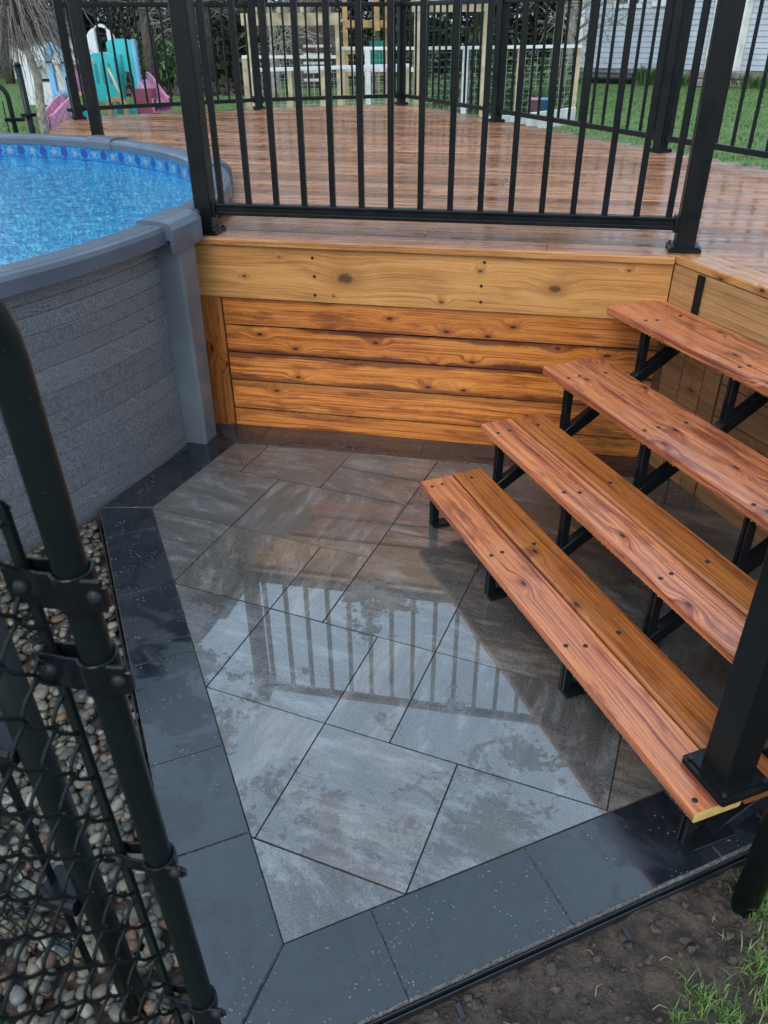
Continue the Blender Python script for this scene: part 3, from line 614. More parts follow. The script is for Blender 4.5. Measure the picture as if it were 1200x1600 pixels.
# rim joist, its UV laid so that the big knots fall where the photo shows them
mb = MB(); rd = .03; A_ = W0+mv*.014; B_ = W1+mv*.014
def face_board(mb, a, b, z0, z1, th, nrm, uo, r, ch=.004, mi=0):
    a = V(a); b = V(b); P = [(-th/2+ch, z0), (th/2, z0), (th/2, z1), (-th/2+ch, z1), (-th/2, z1-ch), (-th/2, z0+ch)]
    d = (b-a).normalized(); Ln = (b-a).length; nn = V(nrm)
    ring_ = lambda o_: [o_-nn*x+UP*z for x, z in P]
    Aq, Bq = ring_(a), ring_(b); n = 6
    for i in range(n):
        j = (i+1) % n; vi, vj = P[i][1]-z0, P[j][1]-z0
        mb.face([Aq[i], Aq[j], Bq[j], Bq[i]], [(uo[0], uo[1]+vi), (uo[0], uo[1]+vj), (uo[0]+Ln, uo[1]+vj), (uo[0]+Ln, uo[1]+vi)], r, mi)
    mb.face(Aq[::-1], [(uo[0], uo[1]+p[1]-z0) for p in P][::-1], r, mi); mb.face(Bq, [(uo[0], uo[1]+p[1]-z0) for p in P], r, mi)
mvn = -mv
face_board(mb, W0+mv*.019, W1+mv*.019-wv*.001, .640, .873, .036, mv, (0, 0), .5)
rim = mb.build('rim_board', M['rim'], deck)
for (px, py) in ((488, 403), (491, 432), (492, 461), (757, 410), (752, 447), (751, 472)):
    u = at(px, py, 1)-V((0, 0, HC)); nn = mv; t_ = (W0-V((0, 0, HC))).dot(nn)/u.dot(nn); p = V((0, 0, HC))+u*t_
    mb = MB(); mb.tube([p+mv*.004, p-mv*.0015], .0065, 12); mb.tube([p-mv*.0016, p-mv*.0022], .003, 6); mb.build('bolt', M['screw'], rim)
mb = MB(); random.seed(17)
zs = [-.05, .083, .233, .373, .508, .638]
for i in range(5):
    jog = random.uniform(0, .004)
    face_board(mb, W0+wv*.128+mv*(.028+jog), W1+mv*(.028+jog), zs[i]+.004, zs[i+1]-.003, .03, mv, (random.random()*9, i), [.62, .9, .7, .45, .3][i], .009)
mb.build('skirting', M['skirt'], deck)
mb = MB(); a = W0+wv*.062+mv*.018; mb.bar(a+UP*-.05, a+UP*.638, .036, .118, up=wv, ch=.01, r=.35); mb.build('corner_board', M['skirt'], deck)
# side under the stairs
mb = MB(); s0 = W1.dot(sv); n0 = W1.dot(nv)
face_board(mb, W1+nv*.021+sv*.002, W1+nv*.021+sv*3.0, .640, .873, .036, nv, (3, 1), .5); mb.build('rim_board', M['rim2'], deck)
mb = MB()
for a0, a1 in ((.03, .145), (.15, .27), (.275, .36)): 
    face_board(mb, W1+nv*.032+sv*a0, W1+nv*.032+sv*a1, -.05, .638, .03, nv, (random.random()*9, random.random()*5), random.random(), .005)
    for i in range(len(mb.uv)-24, len(mb.uv)): mb.uv[i] = (mb.uv[i][1]*1.0, mb.uv[i][0])
for i in range(5): face_board(mb, W1+nv*.034+sv*.37, W1+nv*.034+sv*3.0, zs[i]+.003, zs[i+1]-.003, .03, nv, (random.random()*9, random.random()*5), random.random(), .006)
mb.build('skirting', M['skirt2'], deck)
# far and outer fascia of the deck
mb = MB(); out = [tuple(V(R1)), tuple(R0), tuple(cB+V((-.02, .1))), tuple(cA+V((-.12, .08))), (-2.75, 7.1)]
for i in range(4):
    a = V(out[i]); b = V(out[i+1]); mb.bar((*a, .70), (*b, .70), .03, .36, ch=.003)
mb.build('fascia', M['rim2'], deck)
# ------------------------------------------------------------------ stairs
st = thing('deck_stairs', SN(-1.6, 1.05, 0), 'four step open wooden staircase on black steel brackets up to the deck', 'stairs')
TR = [(.181, -2.444, 1.045, -.829), (.362, -2.487, 1.317, -.79), (.543, -2.534, 1.600, -.75), (.725, -2.611, 1.917, -.72)]
ST_S = [-2.405, -1.915, -1.42, -.875]
random.seed(31)
def nosed(w, h, c, back=.004):   # board section with a rounded front edge (front is -x)
    a, b = w/2, h/2; P = [(-a+c, -b)] + [(a-back, -b), (a, -b+back), (a, b-back), (a-back, b)]
    for i in range(5): t_ = pi/2+pi/2*i/4; P.append((-a+c+cos(t_)*c, b-c+sin(t_)*c))
    for i in range(1, 5): t_ = pi+pi/2*i/4; P.append((-a+c+cos(t_)*c, -b+c+sin(t_)*c))
    return P[:-1]
for k, (z, s0, n0, s1) in enumerate(TR):
    th = .034; b1 = .136; gap = .009 if k < 2 else .0025
    mb = MB()
    mb.prof(nosed(b1, th, .009), SN(s1, n0+b1/2, z-th/2), SN(s0, n0+b1/2, z-th/2), UP, capmi=1 if k == 0 else 0, r=[.75, .85, .6, .8][k])
    front = mb.build('tread', [M['tread'], M['cut']], st)
    mb = MB(); nb_ = n0+b1+gap; e = (-.02, .0, .0, 0)[k]
    mb.prof(nosed(.128, th, .011 if k < 2 else .006), SN(s1, nb_+.064, z-th/2-.001), SN(s0-.012, nb_+.064, z-th/2-.001), UP, r=[.35, .3, .45, .55][k])
    back = mb.build('tread', [M['tread2'] if k < 2 else M['tread']], st)
    # rough splintery underside lip along the front edge
    mb = MB(); n_ = 170
    for i in range(n_):
        s_ = s0+(s1-s0)*(i+.5)/n_; l = random.uniform(.001, .008)*random.random()**.5; w_ = (s1-s0)/n_*random.uniform(.3, .5)
        p = SN(s_, n0+.006, z-th+.002); mb.face([p-sv*w_, p+sv*w_, p+sv*w_*.5-UP*l-nv*.001, p-sv*w_*.5-UP*l-nv*.001], None, .3); p2 = p+nv*.004
        mb.face([p2+sv*w_, p2-sv*w_, p2-sv*w_*.5-UP*l, p2+sv*w_*.5-UP*l], None, .3)
        mb.face([p-sv*w_*.5-UP*l-nv*.001, p+sv*w_*.5-UP*l-nv*.001, p2+sv*w_*.5-UP*l, p2-sv*w_*.5-UP*l], None, .3)
    mb.build('splintered_edge', M['edge'], front)
    sm = MB(); sm.lathe([(0.0001, .0014), (.003, .0014), (.0034, .0006), (.0058, .0022), (.0072, .0012), (.0075, -.004)], (0, 0), 14)
    proto = None
    for s_ in ST_S:
        for off, par in ((.028, front), (.075, front), (b1+gap+.055, back)):
            p = SN(s_+random.uniform(-.012, .012)+.01, n0+off+random.uniform(-.006, .006), z)
            if k == 0 and s_ > -1 and off > .06: continue
            loc = p-V(st['_o'])
            if proto is None: proto = sm.build('screw', M['screw']); proto.location = loc; proto.parent = par
            else: dup(proto, loc, par)
for i, s_ in enumerate(ST_S):
    mb = MB(); e = .5*.036; sl_ = atan2(.181, .283)
    bd = nv*cos(sl_)+UP*sin(sl_); bu = -nv*sin(sl_)+UP*cos(sl_)
    p0 = SN(s_, TR[0][2]+.09, .0)-bu*.027; p1 = SN(s_, W1.dot(nv)+.002, .0); Lb = (p1-p0).dot(nv)/cos(sl_); q1 = p0+bd*Lb
    mb.bar(p0+bd*.03, q1, .034, .048, up=bu, ch=.003)
    beam = mb.build('stringer', M['steel'], st)
    for k, (z, sa, n0, sb) in enumerate(TR):
        zb = 0.002 if k == 0 else TR[k-1][0]-.034; zt = z-.034; nn = n0+.045
        mb = MB()
        for dx in (-.0085, .0085): mb.bar(SN(s_+dx, nn, zb+(.0 if k == 0 else -.05)), SN(s_+dx, nn, zt), .011, .03, up=nv, ch=.002)
        mb.bar(SN(s_, nn+.012, zb-.03 if k else .0), SN(s_, nn+.012, zt), .026, .006, up=nv, ch=.001)
        mb.bar(SN(s_, n0+.03, zt-.006), SN(s_, n0+.245, zt-.006), .036, .011, ch=.002)
        if k == 0: mb.bar(SN(s_+.012, nn-.015, .006), SN(s_+.012, nn+.13, .006), .05, .009, ch=.002)
        mb.build('bracket', M['steel'], beam)
    mb = MB(); mb.bar(SN(s_, W1.dot(nv)-.004, .60), SN(s_, W1.dot(nv)-.004, .872), .036, .008, up=nv, ch=.001); mb.build('hanger_strap', M['steel'], beam)
# ------------------------------------------------------------------ railings
def post(root, x, y, yaw, z0, z1, w=.076, pw=.125, drop=.0):
    c, s_ = cos(yaw), sin(yaw); d = V((c, s_, 0)); mb = MB(); p = V((x, y, 0))
    mb.bar(p+UP*(z0+.014), p+UP*z1, w, w, up=d, ch=.004); o_ = mb.build('post', M['black'], root)
    mb = MB(); mb.bar(p+UP*(z0+.001), p+UP*(z0+.016), pw, pw, up=d, ch=.006)
    mb.bar(p+UP*(z0+.0155), p+UP*(z0+.022), pw*.82, pw*.82, up=d, ch=.006); mb.build('base_plate', M['black'], o_)
    for i in (-1, 1):
        for j in (-1, 1):
            q = p+d*i*pw*.4+V((-s_, c, 0))*j*pw*.4; mb = MB(); mb.tube([q+UP*(z0+.016), q+UP*(z0+.0245)], .006, 8); mb.build('bolt', M['screw'], o_)
    mb = MB(); mb.bar(p+UP*z1, p+UP*(z1+.012), w+.01, w+.01, up=d, ch=.004); mb.build('cap', M['black'], o_)
    return o_
BM = {}
def baluster(root, x, y, yaw, z0, z1, w):
    key = (round(z1-z0, 3), w, round(yaw, 3))
    if key not in BM:
        mb = MB(); mb.bar((0, 0, 0), (0, 0, z1-z0), w, w, up=(cos(yaw), sin(yaw), 0), ch=.0025); me_o = mb.build('baluster', M['black']); BM[key] = me_o.data; bpy.data.objects.remove(me_o)
    o_ = V(root['_o']); link('baluster', BM[key], root, V((x, y, z0))-o_)
def rails(root, a, b, z0, z1, n, w=.019, fat=False):
    a = V(a); b = V(b); d = (b-a).normalized(); yaw = atan2(d.y, d.x); aa = a+d*.04; bb = b-d*.04
    mb = MB()
    if fat:
        for dz, ww, hh in ((-.012, .040, .016), (.006, .034, .022), (.022, .040, .012)): mb.bar((*aa, z0+dz), (*bb, z0+dz), ww, hh, ch=.003)
    else: mb.bar((*aa, z0), (*bb, z0), .032, .036, ch=.003)
    r_ = mb.build('bottom_rail', M['black'], root)
    mb = MB(); mb.bar((*aa, z1), (*bb, z1), .044, .040, ch=.005); mb.build('top_rail', M['black'], root)
    for q in (aa+d*.006, bb-d*.006): mb = MB(); mb.bar((*(q-d*.008), z0+.004), (*(q+d*.008), z0+.004), .056, .062, ch=.003); mb.build('rail_bracket', M['black'], r_)
    for i in range(n):
        p = a+(b-a)*((i+.62)/(n+.24)); baluster(root, p.x, p.y, yaw, z0+.02, z1-.018, w)
yw = atan2(wv.y, wv.x)
PL = V((-.775, 3.640)); PR = V((1.222, 3.262))
fr = thing('front_railing', (PL.x, PL.y, ZD), 'black metal railing at the front edge of the deck above the patio', 'railing')
post(fr, PL.x, PL.y, yw, ZD, ZD+1.04); post(fr, PR.x, PR.y, yw, ZD, ZD+1.04)
rails(fr, PL, PR, ZD+.098, ZD+.955, 16, .0235, True)
yr = atan2(eC.y, eC.x)
pD, pE = V((1.051, 7.968)), cE
bkr = thing('rear_railing', (cB.x, cB.y, ZD), 'black metal railing along the far end of the deck before the playsets', 'railing')
yb = atan2((cC-cB).y, (cC-cB).x)
for p, yv in ((cA, yb+.2), (cB, yb)): post(bkr, p.x, p.y, yv, ZD, ZD+1.0)
rails(bkr, cA, cB, ZD+.085, ZD+.93, 15); rails(bkr, cB, cC, ZD+.085, ZD+.93, 13)
sr = thing('side_railing', (pE.x, pE.y, ZD), 'black metal railing down the long right side of the deck facing the house', 'railing')
pF = pE+eC*2.1; pG = pF+eC*2.1
for p in (cC, pD, pE, pF, pG): post(sr, p.x, p.y, yr, ZD, ZD+1.0)
for a, b in ((cC, pD), (pD, pE), (pE, pF), (pF, pG)): rails(sr, a, b, ZD+.09, ZD+.93, 15)
# single post behind the pool
q = thing('railing_post', (-2.27, 6.95, ZD), 'single square black post rising behind the pool rim at the deck corner', 'post')
post(q, -2.27, 6.95, yw+.1, ZD-.03, ZD+1.04, .076)
# post on the lowest tread
c = SN(-.893, 1.185, .181); q = thing('stair_post', c, 'thick square black post with bolted base plate on the lowest tread', 'post')
post(q, c.x, c.y, atan2(sv.y, sv.x), .181, 1.22, .083, .146)
# ------------------------------------------------------------------ chain link gate and round posts in front
def roundpost(x, y, r, h, label, z0=-.1):
    q = thing('fence_post', (x, y, 0), label, 'post'); mb = MB(); mb.tube([(x, y, z0), (x, y, h)], r, 24, caps=True); mb.build('pole', M['vinyl'], q)
    mb = MB(); mb.lathe([(r+.004, h-.02), (r+.004, h+.01), (r*.7, h+.03), (.001, h+.037)], (x, y), 20); mb.build('cap', M['vinyl'], q); return q
roundpost(.83, 1.055, .0305, 1.5, 'round black fence pole standing in the soil beside the lowest stair post')
gp = V((-.291, .615)); gd_ = V((-.50, -.866)).normalized()
FPOST = roundpost(-.552, .842, .0245, 1.32, 'thick round black post behind the chain link mesh, nearest the lens')
fd = V((-.95, .3)).normalized(); fb = V((-.552, .842)); q = thing('chain_link_fence', (fb.x, fb.y, 0), 'black chain link fence panel low on the left behind the near gate mesh', 'fence')
FENCE2 = q
gate = thing('chain_link_gate', (gp.x, gp.y, 0), 'black vinyl chain link gate with rounded frame corner over the gravel', 'gate')
mb = MB(); R = .11; zt = 1.585; pts = [(gp.x, gp.y, .06)]+[(gp.x, gp.y, .06+(zt-R-.06)*i/6) for i in range(1, 7)]
for i in range(1, 10): a = pi/2*i/9; o_ = R*(1-cos(a)); pts.append((gp.x+gd_.x*o_, gp.y+gd_.y*o_, zt-R+R*sin(a)))
pts.append((gp.x+gd_.x*1.0, gp.y+gd_.y*1.0, zt)); mb.tube(pts, .0170, 24)
mb.tube([(gp.x, gp.y, .09), (gp.x+gd_.x*1.0, gp.y+gd_.y*1.0, .09)], .0165, 16); mb.build('frame', M['vinyl'], gate)
cd_ = V((-.975, .22)).normalized(); cn_ = V((-cd_.y, cd_.x)); cn_ = cn_ if cn_.y < 0 else -cn_
tb = gp+cd_*.055
mb = MB(); mb.bar((*tb, .08), (*tb, 1.33), .016, .007, up=(*gd_, 0), ch=.001); mb.build('tension_bar', M['vinyl'], gate)
gn_ = V((gd_.y, -gd_.x)); gn_ = gn_ if gn_.x > 0 else -gn_
def chain(mb, o_, d_, n_, pa, pb, K, z0, NZ, rad=.0025, sub=4, seg=6):
    for k in range(K):
        pts = []
        for i in range(NZ*sub+1):
            t_ = i/sub; ph = t_ % 2; tri = ph if ph < 1 else 2-ph; tri = tri-.06*sin(2*pi*tri)
            side = 1 if (int(t_) % 2 == 0) else -1; bulge = sin(pi*(t_ % 1)); x = k*pa+tri*(pa+.004)+.0025*mn.noise(V((k, t_*.3, 0)))
            off = .0055*bulge*side+.003*mn.noise(V((k*.4, t_*.15, 8))); p = o_+d_*(x-.006)+n_*off; pts.append((p.x, p.y, z0+t_*pb+(k % 2)*pb*1.0))
        mb.tube(pts, rad, seg, caps=False)
mb = MB(); chain(mb, tb, gd_, gn_, .0285, .0385, 13, .09, 34); mb.build('mesh', M['vinyl'], gate)
mb = MB(); q = fb+fd*.085; mb.bar((*q, .05), (*q, 1.15), .016, .005, up=(*fd, 0), ch=.001); mb.build('tension_bar', M['vinyl'], FENCE2)
mb = MB(); chain(mb, q, fd, V((fd.y, -fd.x)), .0375, .0375, 22, .05, 30, .002, 3, 5); mb.build('mesh', M['vinyl'], FENCE2)
for z in (.75, .35): mb = MB(); mb.bar((*(fb+fd*.02), z), (*(fb+fd*.1), z), .07, .035, ch=.006); mb.build('clamp', M['steel'], FENCE2)
def clamp(z, h=.044):
    # band wraps round the tube and closes on the tension bar
    mb = MB(); n = 14
    path = [gp+cd_*.070+cn_*.009, gp+cd_*.045+cn_*.009, gp+cd_*.030+cn_*.012]+[gp+cd_*cos(radians(35)+radians(290)*i/n)*.0200+cn_*sin(radians(35)+radians(290)*i/n)*.0200 for i in range(n+1)]+[gp+cd_*.030-cn_*.012, gp+cd_*.045-cn_*.009, gp+cd_*.070-cn_*.009]
    for a, b in zip(path[:-1], path[1:]):
        d = (b-a).normalized(); mb.bar((*(a-d*.0008), z), (*(b+d*.0008), z), .0035, h, ch=.0008)
    mb.bar((*(gp-cd_*.014+cn_*.012), z), (*(gp-cd_*.036+cn_*.010), z), .006, h*.9, ch=.002); mb.bar((*(gp-cd_*.036+cn_*.010), z), (*(gp-cd_*.041+cn_*.009), z), .005, h*.55, ch=.001)
    cl = mb.build('clamp', M['steel'], gate)
    for x in (.054, -.027):
        p = gp+cd_*x+cn_*(.012 if x > 0 else .0135); mb = MB(); mb.tube([(*(p-cn_*.006), z), (*p, z), (*(p+cn_*.0035), z), (*(p+cn_*.005), z)], [.0085, .0085, .006, .001], 14); mb.build('bolt', M['screw'], cl)
clamp(1.24); clamp(1.13); clamp(.80, .022); clamp(.45, .022)
mb = MB(); hp = [(*(tb+gd_*.012+gn_*(.006*sin(i*1.6))+gd_*(.006*cos(i*1.6))), 1.215-i*.0028) for i in range(34)]; mb.tube(hp, .0012, 5); mb.build('spring', M['steel'], gate)
gate.location.x += .023; gate.rotation_euler.y = -.0278
FPOST.location.x += .028; FPOST.rotation_euler.y = -.03; FENCE2.location.x += .028; FENCE2.rotation_euler.y = -.03
# ------------------------------------------------------------------ background: trees
def gpt(px, Y): p = at(px, 100, Y); return V((p.x, Y, gz(p.x, Y)))
def quad(mb, c, d, n, l, w, rv):
    a = d*l*.5; b = n.cross(d).normalized()*w*.5; mb.face([c-a-b*.6, c-a*.2-b, c+a, c-a*.2+b], None, rv)
def rv3(): return V((random.uniform(-1, 1), random.uniform(-1, 1), random.uniform(-1, 1)))
def conifer(px, Y, h, r, label, dens=1.0, z0=.3, seed=0):
    random.seed(seed); g = gpt(px, Y); t = thing('conifer_tree', g, label, 'tree', 'dark evergreens behind the yard')
    mb = MB(); mb.tube([g-UP*.2, g+UP*h*.5, g+UP*h], [.17, .1, .02], 9)
    for i in range(30): a = random.random()*6.28; z = z0+random.random()*h*.6; R = r*(1-z/h)*.8; mb.tube([g+UP*z, g+UP*(z-.1)+V((cos(a), sin(a), 0))*R], [.03, .008], 4, caps=False)
    mb.build('trunk', M['bark'], t); mb = MB(); N = int(3000*dens)
    for i in range(int(230*dens)):
        z = z0+(h-z0)*random.random()**1.35; a = random.random()*6.28; R = r*(1-z/h)**.75*random.uniform(.7, 1.1)
        for k in range(20):
            f = .25+.75*random.random()**.8; dr = V((cos(a), sin(a), -.35*f)); c = g+UP*(z-.35*f*f*R)+V((cos(a), sin(a), 0))*R*f+rv3()*.16
            d = (dr+rv3()*.8).normalized(); quad(mb, c, d, (UP+rv3()*.9).normalized(), random.uniform(.18, .42), random.uniform(.07, .15), random.random())
    mb.build('crown', M['fir'], t); return t
def bare_tree(px, Y, h, label, mat='bark', seed=0, r0=.13, name='bare_tree', lean=0.0, nb=26, group=None):
    random.seed(seed); g = gpt(px, Y); t = thing(name, g, label, 'tree', group); mb = MB(); tip = g+UP*h+V((lean*h, 0, 0))
    pts = [g-UP*.1+(tip-g)*i/6+V((mn.noise(V((seed, i, 0)))*.25 if i else 0, 0, 0)) for i in range(7)]; mb.tube(pts, [r0*(1-.13*i) for i in range(7)], 9); mb.build('trunk', M[mat], t)
    mb = MB()
    for i in range(nb):
        f = random.uniform(.12, 1); p = g+(tip-g)*f; a = random.random()*6.28; l = h*random.uniform(.18, .4); d = V((cos(a), sin(a), random.uniform(.05, .8))); q = [p]
        for k in range(6): d = (d+rv3()*.35).normalized(); q.append(q[-1]+d*l/6)
        mb.tube(q, [.035*(1-k/7) for k in range(7)], 5, caps=False)
        for k in range(1, 7):
            for _ in range(3):
                e = (d+rv3()*1.3).normalized(); m_ = q[k]+e*random.uniform(.3, .8); mb.tube([q[k], (q[k]+m_)/2+rv3()*.06, m_, m_+(e+rv3()*.8)*.25], [.011, .008, .006, .003], 3, caps=False)
    mb.build('crown', M['twig'] if mat != 'palebark' else M['palebark'], t); return t
cl_ = ['dense dark evergreen behind the wooden playset', 'dark evergreen behind the long horizontal arbour beam', 'dark evergreen at the left of the arbour beam', 'dark evergreen behind the tall thin post at centre', 'dark evergreen behind the second white arbour beam', 'dark evergreen just left of the pale twin trunks', 'dark evergreen between twin trunks and grey house', 'tall dark evergreen behind the pink slide', 'tall dark evergreen above the plastic castle', 'tall dark evergreen rising behind the storage shed', 'tall dark evergreen beyond the left edge of the pool']
for i, (px, Y, h, r) in enumerate([(560, 27, 13.5, 3.6), (480, 25, 13, 3.4), (395, 26, 14, 3.4), (660, 28, 12, 3.0), (745, 26, 12.5, 3.2), (835, 28, 13, 3.4), (905, 30, 13.5, 3.4), (290, 29, 15, 3.9), (185, 31, 16, 4), (60, 30, 15, 4), (-70, 27, 14, 4)]):
    conifer(px, Y, h, r, cl_[i], 1.0, .25 if i < 7 else 1.6, i+1)
bare_tree(237, 21, 7, 'brown tree trunk standing in the mulch right of the castle', seed=2, r0=.16)
bare_tree(330, 23, 7.5, 'brown bare tree right of the pink slide', seed=4, r0=.14)
bare_tree(868, 18.5, 7, 'pale brown trunk, left of the twin pair near the house', 'palebark', 5, .11, group=None)
bare_tree(886, 18.8, 7, 'pale brown trunk, right of the twin pair near the house', 'palebark', 6, .12)
bare_tree(428, 18, 2.6, 'whitish crooked dead tree with bare limbs behind the fence', 'palebark', 8, .09, nb=9)
bare_tree(70, 26, 7, 'bare grey tree behind the shed roof', seed=12, r0=.14, nb=34)
bare_tree(10, 24, 7, 'bare grey tree at the far left edge', seed=13, r0=.13, nb=34)
bare_tree(140, 27, 6.5, 'bare grey tree behind the tall rail post', seed=14, r0=.12, nb=34)
random.seed(40)
def brush(name, px0, px1, Y0, Y1, n, h, mat, label, leaf=(.05, .16), kind='stuff', cat='brush'):
    mb = MB()
    for i in range(n):
        Y = random.uniform(Y0, Y1); g = gpt(random.uniform(px0, px1), Y); hh = h*random.uniform(.35, 1); c = g+UP*hh*random.random()
        for k in range(9): quad(mb, c+rv3()*.22, (rv3()+UP*.6).normalized(), rv3().normalized(), random.uniform(*leaf)*1.6, random.uniform(*leaf)*.6, random.random())
    return tag(mb.build(name, M[mat]), label, cat, kind=kind)
brush('bare_brush', -60, 400, 27, 30, 2600, 4.2, 'bush', 'tangled grey brown brush along the left treeline')
brush('evergreen_undergrowth', 330, 930, 26, 31, 2400, 3.4, 'fir', 'dark undergrowth below the evergreens')
brush('green_shrubs', 200, 300, 22.5, 24, 420, .95, 'leaf', 'low green shrubs under the trees right of the castle')
mb = MB(); random.seed(41)
for i in range(1500):
    g = gpt(random.uniform(180, 420), random.uniform(19.3, 23)); quad(mb, g+UP*random.uniform(.0, .05), rv3().normalized(), (UP+rv3()*.4).normalized(), .2, .14, random.random())
tag(mb.build('leaf_mulch', M['soilc']), 'brown leaf mulch under the trees', 'mulch', kind='stuff')
# weeping shrub with arching pale twigs
random.seed(50); g = gpt(52, 10.2); t = thing('weeping_tree', g, 'small weeping tree with arching bare twigs behind the pool', 'tree'); mb = MB()
mb.tube([g-UP*.1, g+V((-.03, 0, .5)), g+V((.02, 0, .9)), g+V((-.06, 0, 1.25))], [.06, .05, .045, .035], 10); mb.build('trunk', M['palebark'], t); mb = MB()
for i in range(230):
    a = random.random()*6.28; R = random.uniform(.25, .8); top = g+V((-.06, 0, 1.2+random.uniform(-.05, .3))); pts = []
    up = random.uniform(.05, .35); dr = random.uniform(.3, 1.0); x = 0
    for k in range(8): f = k/7; pts.append(top+V((cos(a), sin(a), 0))*R*f**.8+UP*(up*sin(pi*min(1, f*1.4))-dr*max(0, f-.45)**1.2)+rv3()*.02)
    mb.tube(pts, [.0075*(1-f_/9) for f_ in range(8)], 4, caps=False)
for i in range(7):
    a = random.uniform(-.5, 1.0); pts = [g+UP*1.3+V((cos(a), sin(a), 0))*1.6*k/8+UP*.75*sin(pi*k/9)+rv3()*.03 for k in range(9)]; mb.tube(pts, [.011*(1-k/11) for k in range(9)], 4, caps=False)
mb.build('crown', M['twig'], t)
# ------------------------------------------------------------------ background: house
a = at(903, 100, 23.0); b = at(1330, 100, 20.0); A = V((a.x, 23.0, 0)); B = V((b.x, 20.0, 0)); hd = (B-A).normalized(); hn = V((hd.y, -hd.x, 0))
house = thing('grey_house', (A.x, A.y, .3), 'grey house with lap siding and white door beyond the right lawn', 'house')
mb = MB(); z = .62; 
while z < 3.6:
    mb.face([A+hn*.018+UP*z, B+hn*.018+UP*z, B+hn*.002+UP*(z+.115), A+hn*.002+UP*(z+.115)], None, random.random()); mb.face([A+hn*.002+UP*z, B+hn*.002+UP*z, B+hn*.018+UP*z, A+hn*.018+UP*z], None, 0); z += .115
sd0 = -hn; C_ = A+sd0*7; mb.face([C_+UP*.62, A+UP*.62, A+UP*3.6, C_+UP*3.6]); D_ = B+sd0*7; mb.face([B+UP*.62, D_+UP*.62, D_+UP*3.6, B+UP*3.6]); mb.face([D_+UP*.62, C_+UP*.62, C_+UP*3.6, D_+UP*3.6]); mb.build('wall', M['siding'], house)
mb = MB(); mb.bar(A-hn*.06+UP*.4, B-hn*.06+UP*.4, .1, .5); mb.build('foundation', M['stone'], house)
mb = MB(); mb.bar(A+UP*.6+hn*.01, A+UP*3.6+hn*.01, .12, .05, up=hn); mb.build('corner_trim', M['white'], house)
mb = MB(); e0 = A-hd*.5+hn*.6; e1 = B+hd*.5+hn*.6; rg0 = A-hd*.5-hn*3.5+UP*5.6; rg1 = B+hd*.5-hn*3.5+UP*5.6; f0 = A-hd*.5-hn*7.6; f1 = B+hd*.5-hn*7.6
mb.face([e0+UP*3.5, e1+UP*3.5, rg1, rg0]); mb.face([f1+UP*3.5, f0+UP*3.5, rg0, rg1]); mb.face([e0+UP*3.42, e1+UP*3.42, e1+UP*3.5, e0+UP*3.5]); mb.build('roof', M['roof'], house)
def hx(px):  # point of the facade under a column of the photo
    u = at(px, 60, 1)-V((0, 0, HC)); t_ = (A-V((0, 0, 0))).dot(hn)/u.dot(hn); return V((u.x*t_, u.y*t_, 0))
def window(px0, px1, z0, z1, fill='glass', white=.09):
    p, q = hx(px0), hx(px1); mb = MB()
    for s_, e_ in ((p+UP*z0, q+UP*z0), (p+UP*z1, q+UP*z1)): mb.bar(s_+hn*.03-hd*.04, e_+hn*.03+hd*.04, .06, white)
    for x in (p, q): mb.bar(x+UP*(z0+.045)+hn*.03, x+UP*(z1-.045)+hn*.03, white, .06, up=hn)
    m_ = (p+q)/2; mb.bar(m_+UP*(z0+.04)+hn*.028, m_+UP*(z1-.04)+hn*.028, .04, .04, up=hn); w_ = mb.build('window', M['white'], house)
    mb = MB(); mb.face([p+UP*z0+hn*.024, q+UP*z0+hn*.024, q+UP*z1+hn*.024, p+UP*z1+hn*.024]); mb.build('pane', M[fill], w_)
window(957, 994, 1.93, 2.9); window(1014, 1042, 1.97, 2.9, 'offwhite', .12)
p, q = hx(1112), hx(1163); mb = MB(); mb.bar(p+UP*1.6+hn*.02, q+UP*1.6+hn*.02, .05, 2.05, ch=.01); dr = mb.build('door', M['white'], house)
mb = MB()
for x in (p, q): mb.bar(x+UP*.55+hn*.03, x+UP*2.68+hn*.03, .1, .07, up=hn)
mb.bar(p+UP*2.7+hn*.03, q+UP*2.7+hn*.03, .07, .1); mb.build('frame', M['offwhite'], dr)
mb = MB(); mb.tube([p+hd*.12+hn*.05+UP*1.5, p+hd*.12+hn*.12+UP*1.5], .035, 10); mb.build('handle', M['screw'], dr)
c = hx(1145)+hn*.5; t = thing('stone_step', (c.x, c.y, .3), 'stacked natural stone steps below the white house door', 'steps')
for i, (w_, h_, o_) in enumerate(((1.35, .16, .5), (1.15, .17, .38))):
    mb = MB(); z = .3+.17*i+.05; k = V((c.x, c.y, 0))-hn*(.1*i); mb.bar(k-hd*w_/2+UP*(z+.03), k+hd*w_/2+UP*(z+.02), o_, h_, ch=.03); mb.build('slab', M['stone'], t)
t = thing('foundation_shrub', hx(1030)+hn*.5+UP*.3, 'spiky green plant against the house wall left of the door', 'plant'); mb = MB()
random.seed(60)
def plant(mb, c, n, r, h, mat='leaf'):
    for i in range(n): a = random.random()*6.28; q_ = c+V((cos(a), sin(a), 0))*r*random.random(); d = (V((cos(a), sin(a), 0))*.35+UP).normalized(); quad(mb, q_+d*h*random.uniform(.3, .6), d, (V((-sin(a), cos(a), 0))*.2+V((cos(a), sin(a), 0))).normalized(), h*random.uniform(.5, 1), .045, random.random())
plant(mb, V((hx(1030).x, hx(1030).y, .3))+hn*.5, 120, .35, .5); mb.build('leaves', M['leaf'], t)
for px, lab in ((1075, 'weedy green clump between plant and stone step'), (1195, 'yellow green weeds right of the stone step')):
    c = hx(px)+hn*.6; c.z = .3; t = thing('weed_clump', c, lab, 'plant'); mb = MB(); plant(mb, c, 170, .5, .34); mb.build('leaves', M['leaf'], t)
